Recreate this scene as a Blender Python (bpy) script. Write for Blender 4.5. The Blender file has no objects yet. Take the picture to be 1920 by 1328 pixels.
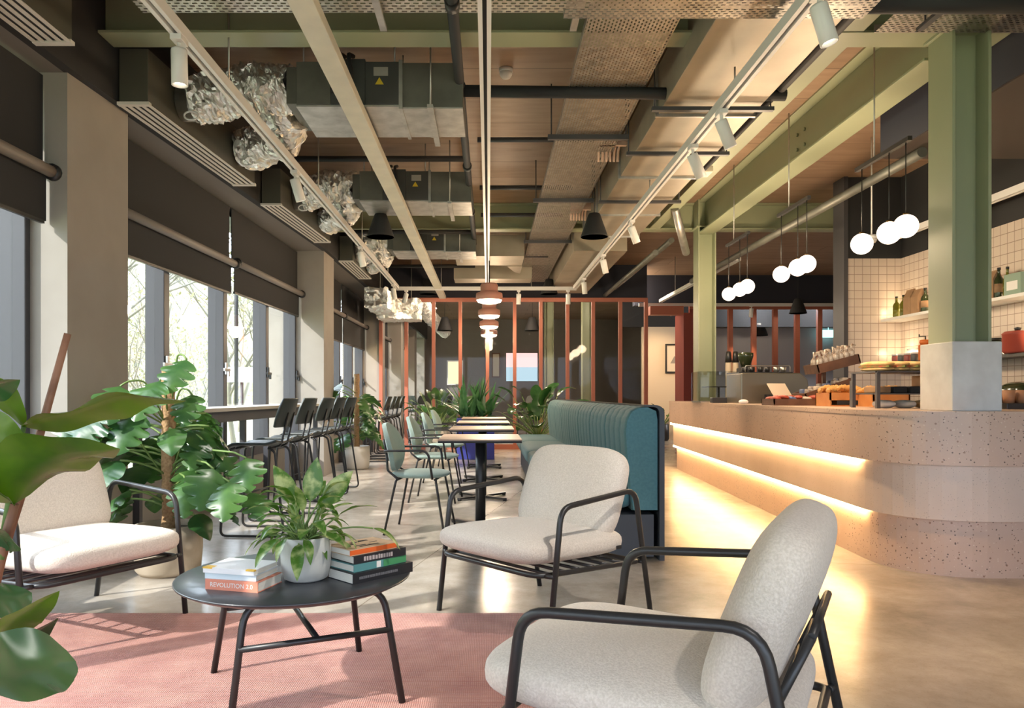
import bpy, math, random
from mathutils import Vector, Matrix, noise
PI = math.pi
C = bpy.context.scene.collection
SC = bpy.context.scene
random.seed(7)

# ---------------------------------------------------------------- camera
FPX, VX, VY, EYE = 1400.0, 916.0, 740.0, 1.10
cam = bpy.data.objects.new('camera', bpy.data.cameras.new('camera'))
C.objects.link(cam)
cam.location = (0, 0, EYE)
cam.rotation_euler = (PI / 2, 0, 0)
cam.data.sensor_fit = 'HORIZONTAL'
cam.data.sensor_width = 36.0
cam.data.lens = 36.0 * FPX / 1920
cam.data.shift_x = (960 - VX) / 1920
cam.data.shift_y = (VY - 664) / 1920
cam.data.clip_start = 0.05
SC.camera = cam

# ---------------------------------------------------------------- view, world, sun
SC.view_settings.view_transform = 'Standard'
SC.view_settings.look = 'None'
SC.view_settings.gamma = 1.0
SC.view_settings.use_curve_mapping = False
SC.view_settings.exposure = 1.05
cy = SC.cycles
cy.use_denoising = True
cy.max_bounces = 9
cy.diffuse_bounces = 5
cy.glossy_bounces = 4
cy.transmission_bounces = 6
cy.transparent_max_bounces = 12
cy.sample_clamp_indirect = 6.0
cy.caustics_reflective = False
cy.caustics_refractive = False

W = bpy.data.worlds.new('daylight')
SC.world = W
W.use_nodes = True
wn, wl = W.node_tree.nodes, W.node_tree.links
bg = wn['Background']
tc = wn.new('ShaderNodeTexCoord')
sx = wn.new('ShaderNodeSeparateXYZ')
wl.new(tc.outputs['Generated'], sx.inputs[0])
mr = wn.new('ShaderNodeMapRange')          # brighter sky towards the sun side (-Y)
mr.inputs['From Min'].default_value = 0.15
mr.inputs['From Max'].default_value = -0.8
wl.new(sx.outputs['Y'], mr.inputs['Value'])
mixc = wn.new('ShaderNodeMix'); mixc.data_type = 'RGBA'
mixc.inputs['A'].default_value = (6.0, 6.9, 8.2, 1)
mixc.inputs['B'].default_value = (1.7, 2.0, 2.5, 1)
wl.new(mr.outputs['Result'], mixc.inputs['Factor'])
wl.new(mixc.outputs['Result'], bg.inputs['Color'])
bg.inputs['Strength'].default_value = 1.0

def lamp(kind, name, loc, energy, color=(1, 1, 1), look=None, **kw):
    d = bpy.data.lights.new(name, kind)
    d.energy = energy
    d.color = color
    for k, v in kw.items():
        setattr(d, k, v)
    o = bpy.data.objects.new(name, d)
    C.objects.link(o)
    o.location = loc
    if look is not None:
        o.rotation_euler = (Vector(look) - Vector(loc)).to_track_quat('-Z', 'Y').to_euler()
    return o

SUN_DIR = Vector((1.0, 0.75, -0.85)).normalized()
sun = lamp('SUN', 'sun', (-8, -6, 9), 4.3, (1.0, 0.96, 0.9), angle=0.012)
sun.rotation_euler = SUN_DIR.to_track_quat('-Z', 'Y').to_euler()

def portal(name, loc, look, w, h):
    o = lamp('AREA', name, loc, 1.0, look=look, shape='RECTANGLE', size=w, size_y=h)
    o.data.cycles.is_portal = True
    return o
portal('daylight_portal_side', (-3.3, 11.4, 1.2), (0, 11.4, 1.2), 30.0, 2.6)
portal('daylight_portal_front', (1.0, -3.05, 1.7), (1.0, 0, 1.7), 7.6, 3.2)

# ---------------------------------------------------------------- helpers
def tag(o, label=None, cat=None, group=None, kind=None):
    if label: o['label'] = label
    if cat: o['category'] = cat
    if group: o['group'] = group
    if kind: o['kind'] = kind
    return o

def empty(name, loc=(0, 0, 0), rz=0.0, label=None, cat=None, group=None):
    o = bpy.data.objects.new(name, None)
    C.objects.link(o)
    o.location = loc
    o.rotation_euler = (0, 0, rz)
    o.empty_display_size = 0.1
    return tag(o, label, cat, group)

def kids(o):
    return [c for c in bpy.data.objects if c.parent == o]

def dup(root, loc, rz, label, group=None):
    r = root.copy(); C.objects.link(r)
    r.location = loc; r.rotation_euler = (root.rotation_euler[0], root.rotation_euler[1], rz)
    r['label'] = label
    if group: r['group'] = group
    for ch in kids(root):
        c = ch.copy(); C.objects.link(c); c.parent = r
        for g in kids(ch):
            d = g.copy(); C.objects.link(d); d.parent = c
    return r

def fillet(pts, rad, n=5, closed=False):
    P = [Vector(p) for p in pts]; out = []
    N = len(P)
    for i in range(N):
        if not closed and i in (0, N - 1):
            out.append(P[i]); continue
        a, b, c = P[i - 1], P[i], P[(i + 1) % N]
        d1, d2 = (a - b), (c - b)
        l1, l2 = d1.length, d2.length
        if l1 < 1e-6 or l2 < 1e-6:
            out.append(b); continue
        d1 /= l1; d2 /= l2
        ang = d1.angle(d2, PI)
        if ang > PI - 0.05:
            out.append(b); continue
        r = rad[i] if isinstance(rad, (list, tuple)) else rad
        t = min(r / math.tan(ang / 2), l1 * .48, l2 * .48)
        p0, p1 = b + d1 * t, b + d2 * t
        for k in range(n + 1):
            s = k / n
            out.append(p0 * (1 - s) ** 2 + b * 2 * s * (1 - s) + p1 * s * s)
    return out

class MB:
    def __init__(s):
        s.v = []; s.f = []; s.sm = []; s.mi = []; s.cm = 0
    def add(s, vs, fs, smooth=False, M=None):
        n = len(s.v)
        for p in vs:
            p = Vector(p)
            if M is not None: p = M @ p
            s.v.append(p)
        for f in fs:
            s.f.append([i + n for i in f]); s.sm.append(smooth); s.mi.append(s.cm)
        return s
    def box(s, x0, x1, y0, y1, z0, z1, M=None):
        vs = [(x0, y0, z0), (x1, y0, z0), (x1, y1, z0), (x0, y1, z0), (x0, y0, z1), (x1, y0, z1), (x1, y1, z1), (x0, y1, z1)]
        return s.add(vs, [(0, 3, 2, 1), (4, 5, 6, 7), (0, 1, 5, 4), (1, 2, 6, 5), (2, 3, 7, 6), (3, 0, 4, 7)], False, M)
    def prism(s, poly, z0, z1, M=None, smooth=False):
        n = len(poly)
        vs = [(p[0], p[1], z0) for p in poly] + [(p[0], p[1], z1) for p in poly]
        s.add(vs, [tuple(range(n - 1, -1, -1)), tuple(range(n, 2 * n))], False, M)
        return s.add(vs, [(i, (i + 1) % n, n + (i + 1) % n, n + i) for i in range(n)], smooth, M)
    def tube(s, pts, r, seg=8, closed=False, M=None, caps=True):
        P = [Vector(p) for p in pts]; n = len(P)
        R = r if isinstance(r, (list, tuple)) else [r] * n
        T = []
        for i in range(n):
            if closed: t = P[(i + 1) % n] - P[i - 1]
            else: t = P[min(i + 1, n - 1)] - P[max(i - 1, 0)]
            if t.length < 1e-9: t = Vector((0, 0, 1))
            T.append(t.normalized())
        up = Vector((0, 0, 1)) if abs(T[0].z) < .9 else Vector((1, 0, 0))
        nrm = (up - T[0] * up.dot(T[0])).normalized()
        vs = []
        for i in range(n):
            nrm = nrm - T[i] * nrm.dot(T[i])
            nrm = nrm.normalized() if nrm.length > 1e-6 else T[i].orthogonal().normalized()
            b = T[i].cross(nrm)
            for k in range(seg):
                a = 2 * PI * k / seg
                vs.append(P[i] + (nrm * math.cos(a) + b * math.sin(a)) * R[i])
        fs = []
        for i in range(n if closed else n - 1):
            j = (i + 1) % n
            for k in range(seg):
                k2 = (k + 1) % seg
                fs.append((i * seg + k, i * seg + k2, j * seg + k2, j * seg + k))
        s.add(vs, fs, True, M)
        if caps and not closed:
            m = len(s.v) - len(vs)
            s.f.append([m + k for k in range(seg - 1, -1, -1)]); s.sm.append(False); s.mi.append(s.cm)
            s.f.append([m + (n - 1) * seg + k for k in range(seg)]); s.sm.append(False); s.mi.append(s.cm)
        return s
    def lathe(s, prof, c=(0, 0, 0), seg=28, M=None, smooth=True):
        vs = []; n = len(prof)
        for r, z in prof:
            for k in range(seg):
                a = 2 * PI * k / seg
                vs.append((c[0] + r * math.cos(a), c[1] + r * math.sin(a), c[2] + z))
        fs = []
        for i in range(n - 1):
            for k in range(seg):
                k2 = (k + 1) % seg
                fs.append((i * seg + k, i * seg + k2, (i + 1) * seg + k2, (i + 1) * seg + k))
        s.add(vs, fs, smooth, M)
        m = len(s.v) - len(vs)
        if prof[0][0] > 1e-5:
            s.f.append([m + k for k in range(seg - 1, -1, -1)]); s.sm.append(False); s.mi.append(s.cm)
        if prof[-1][0] > 1e-5:
            s.f.append([m + (n - 1) * seg + k for k in range(seg)]); s.sm.append(False); s.mi.append(s.cm)
        return s
    def superq(s, a, b, c, n1, n2, M=None, nu=56, nv=24):
        def pw(x, e): return math.copysign(abs(x) ** e, x)
        vs = []
        for j in range(nv + 1):
            v = -PI / 2 + PI * j / nv
            cv, sv = pw(math.cos(v), 2 / n2), pw(math.sin(v), 2 / n2)
            for i in range(nu):
                u = 2 * PI * i / nu
                vs.append((a * cv * pw(math.cos(u), 2 / n1), b * cv * pw(math.sin(u), 2 / n1), c * sv))
        fs = []
        for j in range(nv):
            for i in range(nu):
                k = (i + 1) % nu
                fs.append((j * nu + i, j * nu + k, (j + 1) * nu + k, (j + 1) * nu + i))
        return s.add(vs, fs, True, M)
    def grid(s, fn, nu, nv, M=None, smooth=True):
        vs = [fn(i / nu, j / nv) for j in range(nv + 1) for i in range(nu + 1)]
        fs = [(j * (nu + 1) + i, j * (nu + 1) + i + 1, (j + 1) * (nu + 1) + i + 1, (j + 1) * (nu + 1) + i) for j in range(nv) for i in range(nu)]
        return s.add(vs, fs, smooth, M)
    def build(s, name, m, parent=None, bevel=0.0, bseg=2, solid=0.0, loc=None):
        me = bpy.data.meshes.new(name)
        me.from_pydata([tuple(v) for v in s.v], [], s.f)
        me.polygons.foreach_set('use_smooth', s.sm)
        for x in (m if isinstance(m, (list, tuple)) else [m]): me.materials.append(x)
        me.polygons.foreach_set('material_index', s.mi)
        me.update()
        o = bpy.data.objects.new(name, me)
        C.objects.link(o)
        if parent is not None: o.parent = parent
        if loc is not None: o.location = loc
        if solid:
            md = o.modifiers.new('solid', 'SOLIDIFY'); md.thickness = solid; md.offset = 0
        if bevel:
            md = o.modifiers.new('bevel', 'BEVEL'); md.width = bevel; md.segments = bseg; md.limit_method = 'ANGLE'; md.angle_limit = math.radians(40)
        return o

def struct(name, mb, m, label, cat, bevel=0.0):
    return tag(mb.build(name, m, None, bevel), label, cat, None, 'structure')

def TR(loc=(0, 0, 0), rz=0.0, rx=0.0, ry=0.0):
    return Matrix.Translation(loc) @ Matrix.Rotation(rz, 4, 'Z') @ Matrix.Rotation(ry, 4, 'Y') @ Matrix.Rotation(rx, 4, 'X')

def at(px, py, Y):
    """the point seen at a place in the photograph, Y metres into the room"""
    return Vector(((px - VX) / FPX * Y, Y, EYE - (py - VY) / FPX * Y))

# ---------------------------------------------------------------- materials
MAT = {}
def mat(name, col, rough=0.5, metal=0.0, col2=None, scale=8.0, detail=4.0, bump=0.0, bscale=None, stretch=None,
        emit=None, estr=0.0, contrast=(0.35, 0.65), spec=None, sss=0.0, coat=0.0, sheen=0.0, rough2=None, trans=0.0):
    m = bpy.data.materials.new(name); m.use_nodes = True
    nt = m.node_tree; n, l = nt.nodes, nt.links
    b = n['Principled BSDF']
    b.inputs['Base Color'].default_value = (*col, 1)
    b.inputs['Roughness'].default_value = rough
    b.inputs['Metallic'].default_value = metal
    if spec is not None: b.inputs['Specular IOR Level'].default_value = spec
    if coat: b.inputs['Coat Weight'].default_value = coat; b.inputs['Coat Roughness'].default_value = .1
    if sheen: b.inputs['Sheen Weight'].default_value = sheen
    if trans: b.inputs['Transmission Weight'].default_value = trans
    if emit is not None:
        b.inputs['Emission Color'].default_value = (*emit, 1); b.inputs['Emission Strength'].default_value = estr
    if col2 is not None or bump or rough2 is not None:
        t = n.new('ShaderNodeTexCoord'); mp = n.new('ShaderNodeMapping')
        l.new(t.outputs['Object'], mp.inputs['Vector'])
        if stretch: mp.inputs['Scale'].default_value = stretch
        nz = n.new('ShaderNodeTexNoise'); nz.inputs['Scale'].default_value = scale; nz.inputs['Detail'].default_value = detail
        l.new(mp.outputs[0], nz.inputs['Vector'])
        if col2 is not None:
            r = n.new('ShaderNodeValToRGB')
            r.color_ramp.elements[0].position = contrast[0]; r.color_ramp.elements[1].position = contrast[1]
            r.color_ramp.elements[0].color = (*col, 1); r.color_ramp.elements[1].color = (*col2, 1)
            l.new(nz.outputs['Fac'], r.inputs['Fac']); l.new(r.outputs['Color'], b.inputs['Base Color'])
        if rough2 is not None:
            q = n.new('ShaderNodeMapRange'); q.inputs['To Min'].default_value = rough; q.inputs['To Max'].default_value = rough2
            q.inputs['From Min'].default_value = .3; q.inputs['From Max'].default_value = .7
            l.new(nz.outputs['Fac'], q.inputs['Value']); l.new(q.outputs[0], b.inputs['Roughness'])
        if bump:
            bp = n.new('ShaderNodeBump'); bp.inputs['Strength'].default_value = bump; bp.inputs['Distance'].default_value = 0.01
            src = nz
            if bscale:
                src = n.new('ShaderNodeTexNoise'); src.inputs['Scale'].default_value = bscale; src.inputs['Detail'].default_value = 3
                l.new(mp.outputs[0], src.inputs['Vector'])
            l.new(src.outputs['Fac'], bp.inputs['Height']); l.new(bp.outputs['Normal'], b.inputs['Normal'])
    MAT[name] = m
    return m

def glow(name, col, s):
    m = bpy.data.materials.new(name); m.use_nodes = True
    n, l = m.node_tree.nodes, m.node_tree.links
    n.remove(n['Principled BSDF'])
    e = n.new('ShaderNodeEmission'); e.inputs['Color'].default_value = (*col, 1); e.inputs['Strength'].default_value = s
    l.new(e.outputs[0], n['Material Output'].inputs['Surface'])
    MAT[name] = m
    return m

def pane(name, col=(1, 1, 1), refl=0.06):
    """clear window glass: see-through with a mirror sheen"""
    m = bpy.data.materials.new(name); m.use_nodes = True
    n, l = m.node_tree.nodes, m.node_tree.links
    n.remove(n['Principled BSDF'])
    t = n.new('ShaderNodeBsdfTransparent'); t.inputs['Color'].default_value = (*col, 1)
    g = n.new('ShaderNodeBsdfGlossy'); g.inputs['Roughness'].default_value = 0.02
    fr = n.new('ShaderNodeFresnel'); fr.inputs['IOR'].default_value = 1.45
    ma = n.new('ShaderNodeMath'); ma.operation = 'MULTIPLY_ADD'; ma.inputs[1].default_value = .25; ma.inputs[2].default_value = refl * .3
    l.new(fr.outputs[0], ma.inputs[0])
    x = n.new('ShaderNodeMixShader')
    l.new(ma.outputs[0], x.inputs[0]); l.new(t.outputs[0], x.inputs[1]); l.new(g.outputs[0], x.inputs[2])
    l.new(x.outputs[0], n['Material Output'].inputs['Surface'])
    MAT[name] = m
    return m

# floor: polished concrete with fine aggregate and saw-cut joints
def floor_mat():
    m = mat('polished_concrete', (.50, .46, .395), .23, spec=.6)
    n, l = m.node_tree.nodes, m.node_tree.links
    b = n['Principled BSDF']
    t = n.new('ShaderNodeTexCoord')
    n1 = n.new('ShaderNodeTexNoise'); n1.inputs['Scale'].default_value = 1.5; n1.inputs['Detail'].default_value = 12; n1.inputs['Roughness'].default_value = .72
    n1.inputs['Distortion'].default_value = .15
    l.new(t.outputs['Object'], n1.inputs['Vector'])
    r1 = n.new('ShaderNodeValToRGB')
    e = r1.color_ramp.elements
    e[0].position = .3; e[0].color = (.24, .2, .155, 1); e[1].position = .68; e[1].color = (.53, .48, .415, 1)
    l.new(n1.outputs['Fac'], r1.inputs['Fac'])
    n2 = n.new('ShaderNodeTexVoronoi'); n2.inputs['Scale'].default_value = 75
    l.new(t.outputs['Object'], n2.inputs['Vector'])
    r2 = n.new('ShaderNodeValToRGB'); r2.color_ramp.elements[0].position = .08; r2.color_ramp.elements[1].position = .25
    r2.color_ramp.elements[0].color = (.72, .7, .66, 1); r2.color_ramp.elements[1].color = (1, 1, 1, 1)
    l.new(n2.outputs['Distance'], r2.inputs['Fac'])
    mx = n.new('ShaderNodeMix'); mx.data_type = 'RGBA'; mx.blend_type = 'MULTIPLY'; mx.inputs['Factor'].default_value = .5
    l.new(r1.outputs[0], mx.inputs['A']); l.new(r2.outputs[0], mx.inputs['B'])
    bk = n.new('ShaderNodeTexBrick'); bk.offset = 0
    bk.inputs['Scale'].default_value = 1; bk.inputs['Brick Width'].default_value = 4.2; bk.inputs['Row Height'].default_value = 2.9
    bk.inputs['Mortar Size'].default_value = .004; bk.inputs['Color1'].default_value = (1, 1, 1, 1); bk.inputs['Color2'].default_value = (.93, .93, .93, 1)
    bk.inputs['Mortar'].default_value = (.55, .5, .45, 1)
    mp = n.new('ShaderNodeMapping'); mp.inputs['Location'].default_value = (1.5, .55, 0); mp.inputs['Rotation'].default_value = (0, 0, .22)
    l.new(t.outputs['Object'], mp.inputs['Vector']); l.new(mp.outputs[0], bk.inputs['Vector'])
    m2 = n.new('ShaderNodeMix'); m2.data_type = 'RGBA'; m2.blend_type = 'MULTIPLY'; m2.inputs['Factor'].default_value = 1
    l.new(mx.outputs['Result'], m2.inputs['A']); l.new(bk.outputs['Color'], m2.inputs['B'])
    l.new(m2.outputs['Result'], b.inputs['Base Color'])
    return m
M_floor = floor_mat()

def ply_mat():
    m = mat('plywood_soffit', (.29, .185, .12), .5, col2=(.41, .28, .185), scale=2.2, detail=6, stretch=(1, 5, 1), contrast=(.25, .8))
    n, l = m.node_tree.nodes, m.node_tree.links
    b = n['Principled BSDF']
    src = b.inputs['Base Color'].links[0].from_socket
    t = n.new('ShaderNodeTexCoord')
    bk = n.new('ShaderNodeTexBrick'); bk.offset = .5
    bk.inputs['Scale'].default_value = 1; bk.inputs['Brick Width'].default_value = 2.4; bk.inputs['Row Height'].default_value = .6
    bk.inputs['Mortar Size'].default_value = .006
    bk.inputs['Color1'].default_value = (1, 1, 1, 1); bk.inputs['Color2'].default_value = (.78, .76, .74, 1); bk.inputs['Mortar'].default_value = (.35, .3, .27, 1)
    l.new(t.outputs['Object'], bk.inputs['Vector'])
    mx = n.new('ShaderNodeMix'); mx.data_type = 'RGBA'; mx.blend_type = 'MULTIPLY'; mx.inputs['Factor'].default_value = 1
    l.new(src, mx.inputs['A']); l.new(bk.outputs['Color'], mx.inputs['B'])
    l.new(mx.outputs['Result'], b.inputs['Base Color'])
    return m
M_ply = ply_mat()

def tile_mat(name, axis):
    m = mat(name, (.8, .7, .62), .22)
    n, l = m.node_tree.nodes, m.node_tree.links
    b = n['Principled BSDF']
    t = n.new('ShaderNodeTexCoord'); s = n.new('ShaderNodeSeparateXYZ'); c = n.new('ShaderNodeCombineXYZ')
    l.new(t.outputs['Object'], s.inputs[0])
    l.new(s.outputs[axis], c.inputs['X']); l.new(s.outputs['Z'], c.inputs['Y'])
    bk = n.new('ShaderNodeTexBrick'); bk.offset = 0
    bk.inputs['Scale'].default_value = 1; bk.inputs['Brick Width'].default_value = .098; bk.inputs['Row Height'].default_value = .098
    bk.inputs['Mortar Size'].default_value = .0035; bk.inputs['Mortar Smooth'].default_value = .2
    bk.inputs['Color1'].default_value = (.70, .60, .52, 1); bk.inputs['Color2'].default_value = (.66, .56, .48, 1); bk.inputs['Mortar'].default_value = (.36, .27, .22, 1)
    l.new(c.outputs[0], bk.inputs['Vector']); l.new(bk.outputs['Color'], b.inputs['Base Color'])
    bp = n.new('ShaderNodeBump'); bp.inputs['Strength'].default_value = .5; bp.inputs['Distance'].default_value = .004; bp.invert = True
    l.new(bk.outputs['Fac'], bp.inputs['Height']); l.new(bp.outputs[0], b.inputs['Normal'])
    return m
M_tile_x = tile_mat('square_tiles_end', 'X')
M_tile_y = tile_mat('square_tiles_side', 'Y')

def terrazzo(name, base, spots):
    m = mat(name, base, .35)
    n, l = m.node_tree.nodes, m.node_tree.links
    b = n['Principled BSDF']
    t = n.new('ShaderNodeTexCoord')
    prev = None
    nz = n.new('ShaderNodeTexNoise'); nz.inputs['Scale'].default_value = 4; nz.inputs['Detail'].default_value = 5
    l.new(t.outputs['Object'], nz.inputs['Vector'])
    r0 = n.new('ShaderNodeValToRGB'); r0.color_ramp.elements[0].position = .3; r0.color_ramp.elements[1].position = .7
    r0.color_ramp.elements[0].color = (base[0] * .93, base[1] * .92, base[2] * .9, 1); r0.color_ramp.elements[1].color = (*base, 1)
    l.new(nz.outputs['Fac'], r0.inputs['Fac']); prev = r0.outputs[0]
    for sc, col, th in spots:
        v = n.new('ShaderNodeTexVoronoi'); v.inputs['Scale'].default_value = sc
        l.new(t.outputs['Object'], v.inputs['Vector'])
        # only some cells carry a chip
        sp = n.new('ShaderNodeSeparateColor'); l.new(v.outputs['Color'], sp.inputs[0])
        g = n.new('ShaderNodeMath'); g.operation = 'MULTIPLY'; g.inputs[1].default_value = th
        l.new(sp.outputs[0], g.inputs[0])
        cpr = n.new('ShaderNodeMath'); cpr.operation = 'LESS_THAN'
        l.new(v.outputs['Distance'], cpr.inputs[0]); l.new(g.outputs[0], cpr.inputs[1])
        mx = n.new('ShaderNodeMix'); mx.data_type = 'RGBA'
        l.new(cpr.outputs[0], mx.inputs['Factor']); l.new(prev, mx.inputs['A']); mx.inputs['B'].default_value = (*col, 1)
        prev = mx.outputs['Result']
    l.new(prev, b.inputs['Base Color'])
    return m
M_terr = terrazzo('pink_terrazzo', (.60, .44, .355), [(30, (.32, .19, .135), .21), (54, (.15, .105, .085), .26), (44, (.66, .53, .44), .22)])
M_terr2 = terrazzo('pale_terrazzo', (.65, .53, .455), [(60, (.45, .33, .27), .18), (90, (.30, .25, .22), .2)])

def perf_mat(name, col, pitch=(.03, .016), hole=(.6, .5)):
    """galvanised sheet with rows of slots cut through it"""
    m = mat(name, col, .42, .75, col2=(col[0] * .72, col[1] * .72, col[2] * .72), scale=14, detail=3)
    n, l = m.node_tree.nodes, m.node_tree.links
    b = n['Principled BSDF']; out = n['Material Output']
    t = n.new('ShaderNodeTexCoord'); s = n.new('ShaderNodeSeparateXYZ')
    l.new(t.outputs['Object'], s.inputs[0])
    def M(op, a, v=None):
        q = n.new('ShaderNodeMath'); q.operation = op
        l.new(a, q.inputs[0])
        if v is not None:
            if isinstance(v, float): q.inputs[1].default_value = v
            else: l.new(v, q.inputs[1])
        return q.outputs[0]
    yy = M('DIVIDE', s.outputs['Y'], pitch[1])
    row = M('FLOOR', yy)
    odd = M('MULTIPLY', M('MODULO', row, 2.0), .5)
    xx = M('ADD', M('DIVIDE', s.outputs['X'], pitch[0]), odd)
    fx = M('LESS_THAN', M('FRACT', xx), hole[0])
    fy = M('LESS_THAN', M('FRACT', yy), hole[1])
    msk = M('MULTIPLY', fx, fy)
    tr = n.new('ShaderNodeBsdfTransparent'); mx = n.new('ShaderNodeMixShader')
    l.new(msk, mx.inputs[0]); l.new(b.outputs[0], mx.inputs[1]); l.new(tr.outputs[0], mx.inputs[2])
    l.new(mx.outputs[0], out.inputs['Surface'])
    return m
M_tray = perf_mat('perforated_tray', (.44, .40, .35), (.04, .022), (.55, .4))
M_tray_x = perf_mat('slotted_tray', (.68, .64, .56), (.05, .03), (.6, .42))

def rug_mat():
    m = mat('woven_rug', (.62, .28, .24), .95, sheen=.3)
    n, l = m.node_tree.nodes, m.node_tree.links
    b = n['Principled BSDF']
    t = n.new('ShaderNodeTexCoord')
    w = n.new('ShaderNodeTexWave'); w.wave_type = 'BANDS'; w.bands_direction = 'X'; w.inputs['Scale'].default_value = 42; w.inputs['Distortion'].default_value = 1.5
    w.inputs['Detail'].default_value = 1
    l.new(t.outputs['Object'], w.inputs['Vector'])
    w2 = n.new('ShaderNodeTexWave'); w2.bands_direction = 'Y'; w2.inputs['Scale'].default_value = 26; w2.inputs['Distortion'].default_value = 2.5
    l.new(t.outputs['Object'], w2.inputs['Vector'])
    nz = n.new('ShaderNodeTexNoise'); nz.inputs['Scale'].default_value = 7; nz.inputs['Detail'].default_value = 7
    l.new(t.outputs['Object'], nz.inputs['Vector'])
    mu = n.new('ShaderNodeMath'); mu.operation = 'MULTIPLY'; l.new(w.outputs['Fac'], mu.inputs[0]); l.new(w2.outputs['Fac'], mu.inputs[1])
    ad = n.new('ShaderNodeMath'); ad.operation = 'MULTIPLY_ADD'; ad.inputs[1].default_value = .55
    l.new(mu.outputs[0], ad.inputs[0]); l.new(nz.outputs['Fac'], ad.inputs[2])
    r = n.new('ShaderNodeValToRGB')
    r.color_ramp.elements[0].position = .3; r.color_ramp.elements[1].position = .95
    r.color_ramp.elements[0].color = (.31, .09, .065, 1); r.color_ramp.elements[1].color = (.52, .235, .17, 1)
    l.new(ad.outputs[0], r.inputs['Fac']); l.new(r.outputs[0], b.inputs['Base Color'])
    bp = n.new('ShaderNodeBump'); bp.inputs['Strength'].default_value = .7; bp.inputs['Distance'].default_value = .006
    l.new(mu.outputs[0], bp.inputs['Height']); l.new(bp.outputs[0], b.inputs['Normal'])
    return m
M_rug = rug_mat()

def leaf_mat(name, c1, c2, scale=9, rough=.32, trans=.25, contrast=(.35, .65)):
    m = mat(name, c1, rough, col2=c2, scale=scale, detail=4, contrast=contrast, bump=.15)
    n, l = m.node_tree.nodes, m.node_tree.links
    b = n['Principled BSDF']; out = n['Material Output']
    src = b.inputs['Base Color'].links[0].from_socket
    t = n.new('ShaderNodeBsdfTranslucent'); mx = n.new('ShaderNodeMixShader'); mx.inputs[0].default_value = trans
    hs = n.new('ShaderNodeHueSaturation'); hs.inputs['Saturation'].default_value = 1.15; hs.inputs['Value'].default_value = 1.5
    hs.inputs['Hue'].default_value = .485
    l.new(src, hs.inputs['Color']); l.new(hs.outputs[0], t.inputs['Color'])
    l.new(b.outputs[0], mx.inputs[1]); l.new(t.outputs[0], mx.inputs[2]); l.new(mx.outputs[0], out.inputs['Surface'])
    return m
M_leaf = leaf_mat('monstera_leaf', (.022, .075, .024), (.075, .17, .04), 5, .3, .2)
M_leafbig = leaf_mat('broad_leaf', (.04, .10, .016), (.12, .22, .028), 5, .26, .35)
M_leafdark = leaf_mat('dark_leaf', (.02, .075, .022), (.045, .13, .035), 6, .22, .1)
M_leafvar = leaf_mat('variegated_leaf', (.06, .155, .02), (.38, .45, .18), 26, .35, .25, (.45, .66))
M_leafagave = leaf_mat('strap_leaf', (.04, .12, .05), (.09, .22, .09), 6)
M_stem = mat('green_stem', (.16, .25, .07), .5)
M_bark = mat('brown_stem', (.2, .085, .045), .6, col2=(.3, .14, .08), scale=20, bump=.3)
M_coir = mat('coir_pole', (.33, .19, .09), .95, col2=(.5, .31, .16), scale=60, bump=.8)
M_soil = mat('soil', (.05, .035, .025), .95, col2=(.09, .065, .045), scale=50, bump=.8)

M_black = mat('black_metal', (.022, .021, .021), .38, spec=.5)
M_blackm = mat('black_matt', (.02, .02, .022), .7)
M_navy = mat('navy_paint', (.028, .03, .045), .75)
M_char = mat('charcoal_frame', (.06, .058, .065), .45)
M_galvdark = mat('darkened_galvanised', (.17, .168, .145), .5, .4, col2=(.13, .128, .11), scale=5)  # shade of the fan coil fronts put into the colour; some pipes share it
M_fascia = mat('dark_fascia_paint', (.028, .027, .028), .8)
M_soffit = mat('grey_soffit_paint', (.2, .18, .16), .85)
M_white = mat('white_enamel', (.8, .79, .78), .4)
M_plaster = mat('warm_grey_plaster', (.35, .315, .28), .85, col2=(.32, .285, .25), scale=3)
M_beige = mat('beige_wall_paint', (.62, .52, .39), .85)
M_darkwall = mat('dark_grey_wall', (.19, .165, .145), .85)
M_bluewall = mat('cool_grey_wall', (.34, .34, .38), .85)
M_blind = mat('black_blind_cloth', (.03, .029, .03), .9)
M_tubegrey = mat('grey_roller_tube', (.22, .19, .17), .5)
M_sage = mat('sage_green_paint', (.33, .355, .225), .42, col2=(.315, .34, .215), scale=2.5)
M_galv = mat('galvanised_steel', (.56, .55, .52), .34, .85, col2=(.43, .42, .4), scale=9, detail=6, rough2=.5)
M_galvduct = mat('galvanised_duct', (.40, .345, .27), .5, .5, col2=(.34, .29, .225), scale=3, detail=5, rough2=.5)
M_foil = mat('crinkled_foil', (.88, .86, .83), .34, 1.0, bump=.5, bscale=70, scale=10, detail=4, col2=(.78, .76, .72), rough2=.5)
M_unit = mat('grey_unit_casing', (.075, .075, .075), .5, .3)
M_plenum = mat('olive_grey_plenum', (.095, .09, .07), .5, .2)
M_terra = mat('terracotta_frame', (.42, .135, .085), .5)
M_maroon = mat('maroon_jamb', (.24, .045, .03), .5)
M_pink = mat('pink_shade', (.50, .24, .19), .6)
M_cream = mat('cream_boucle', (.70, .62, .53), .95, col2=(.58, .505, .42), scale=170, detail=3, bump=.3, sheen=.2)
M_mint = mat('mint_fabric', (.33, .44, .385), .85, col2=(.29, .39, .34), scale=120, bump=.2, sheen=.3)
M_teal = mat('teal_velvet', (.07, .19, .225), .75, col2=(.085, .22, .255), scale=60, bump=.15, sheen=.15)
M_tealback = mat('dark_slate_shell', (.045, .05, .06), .5)
M_tabletop = mat('light_oak_top', (.46, .33, .24), .45, col2=(.39, .27, .19), scale=4, stretch=(1, 9, 1))
M_tblack = mat('black_table_lacquer', (.035, .037, .042), .3, coat=.2)
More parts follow.
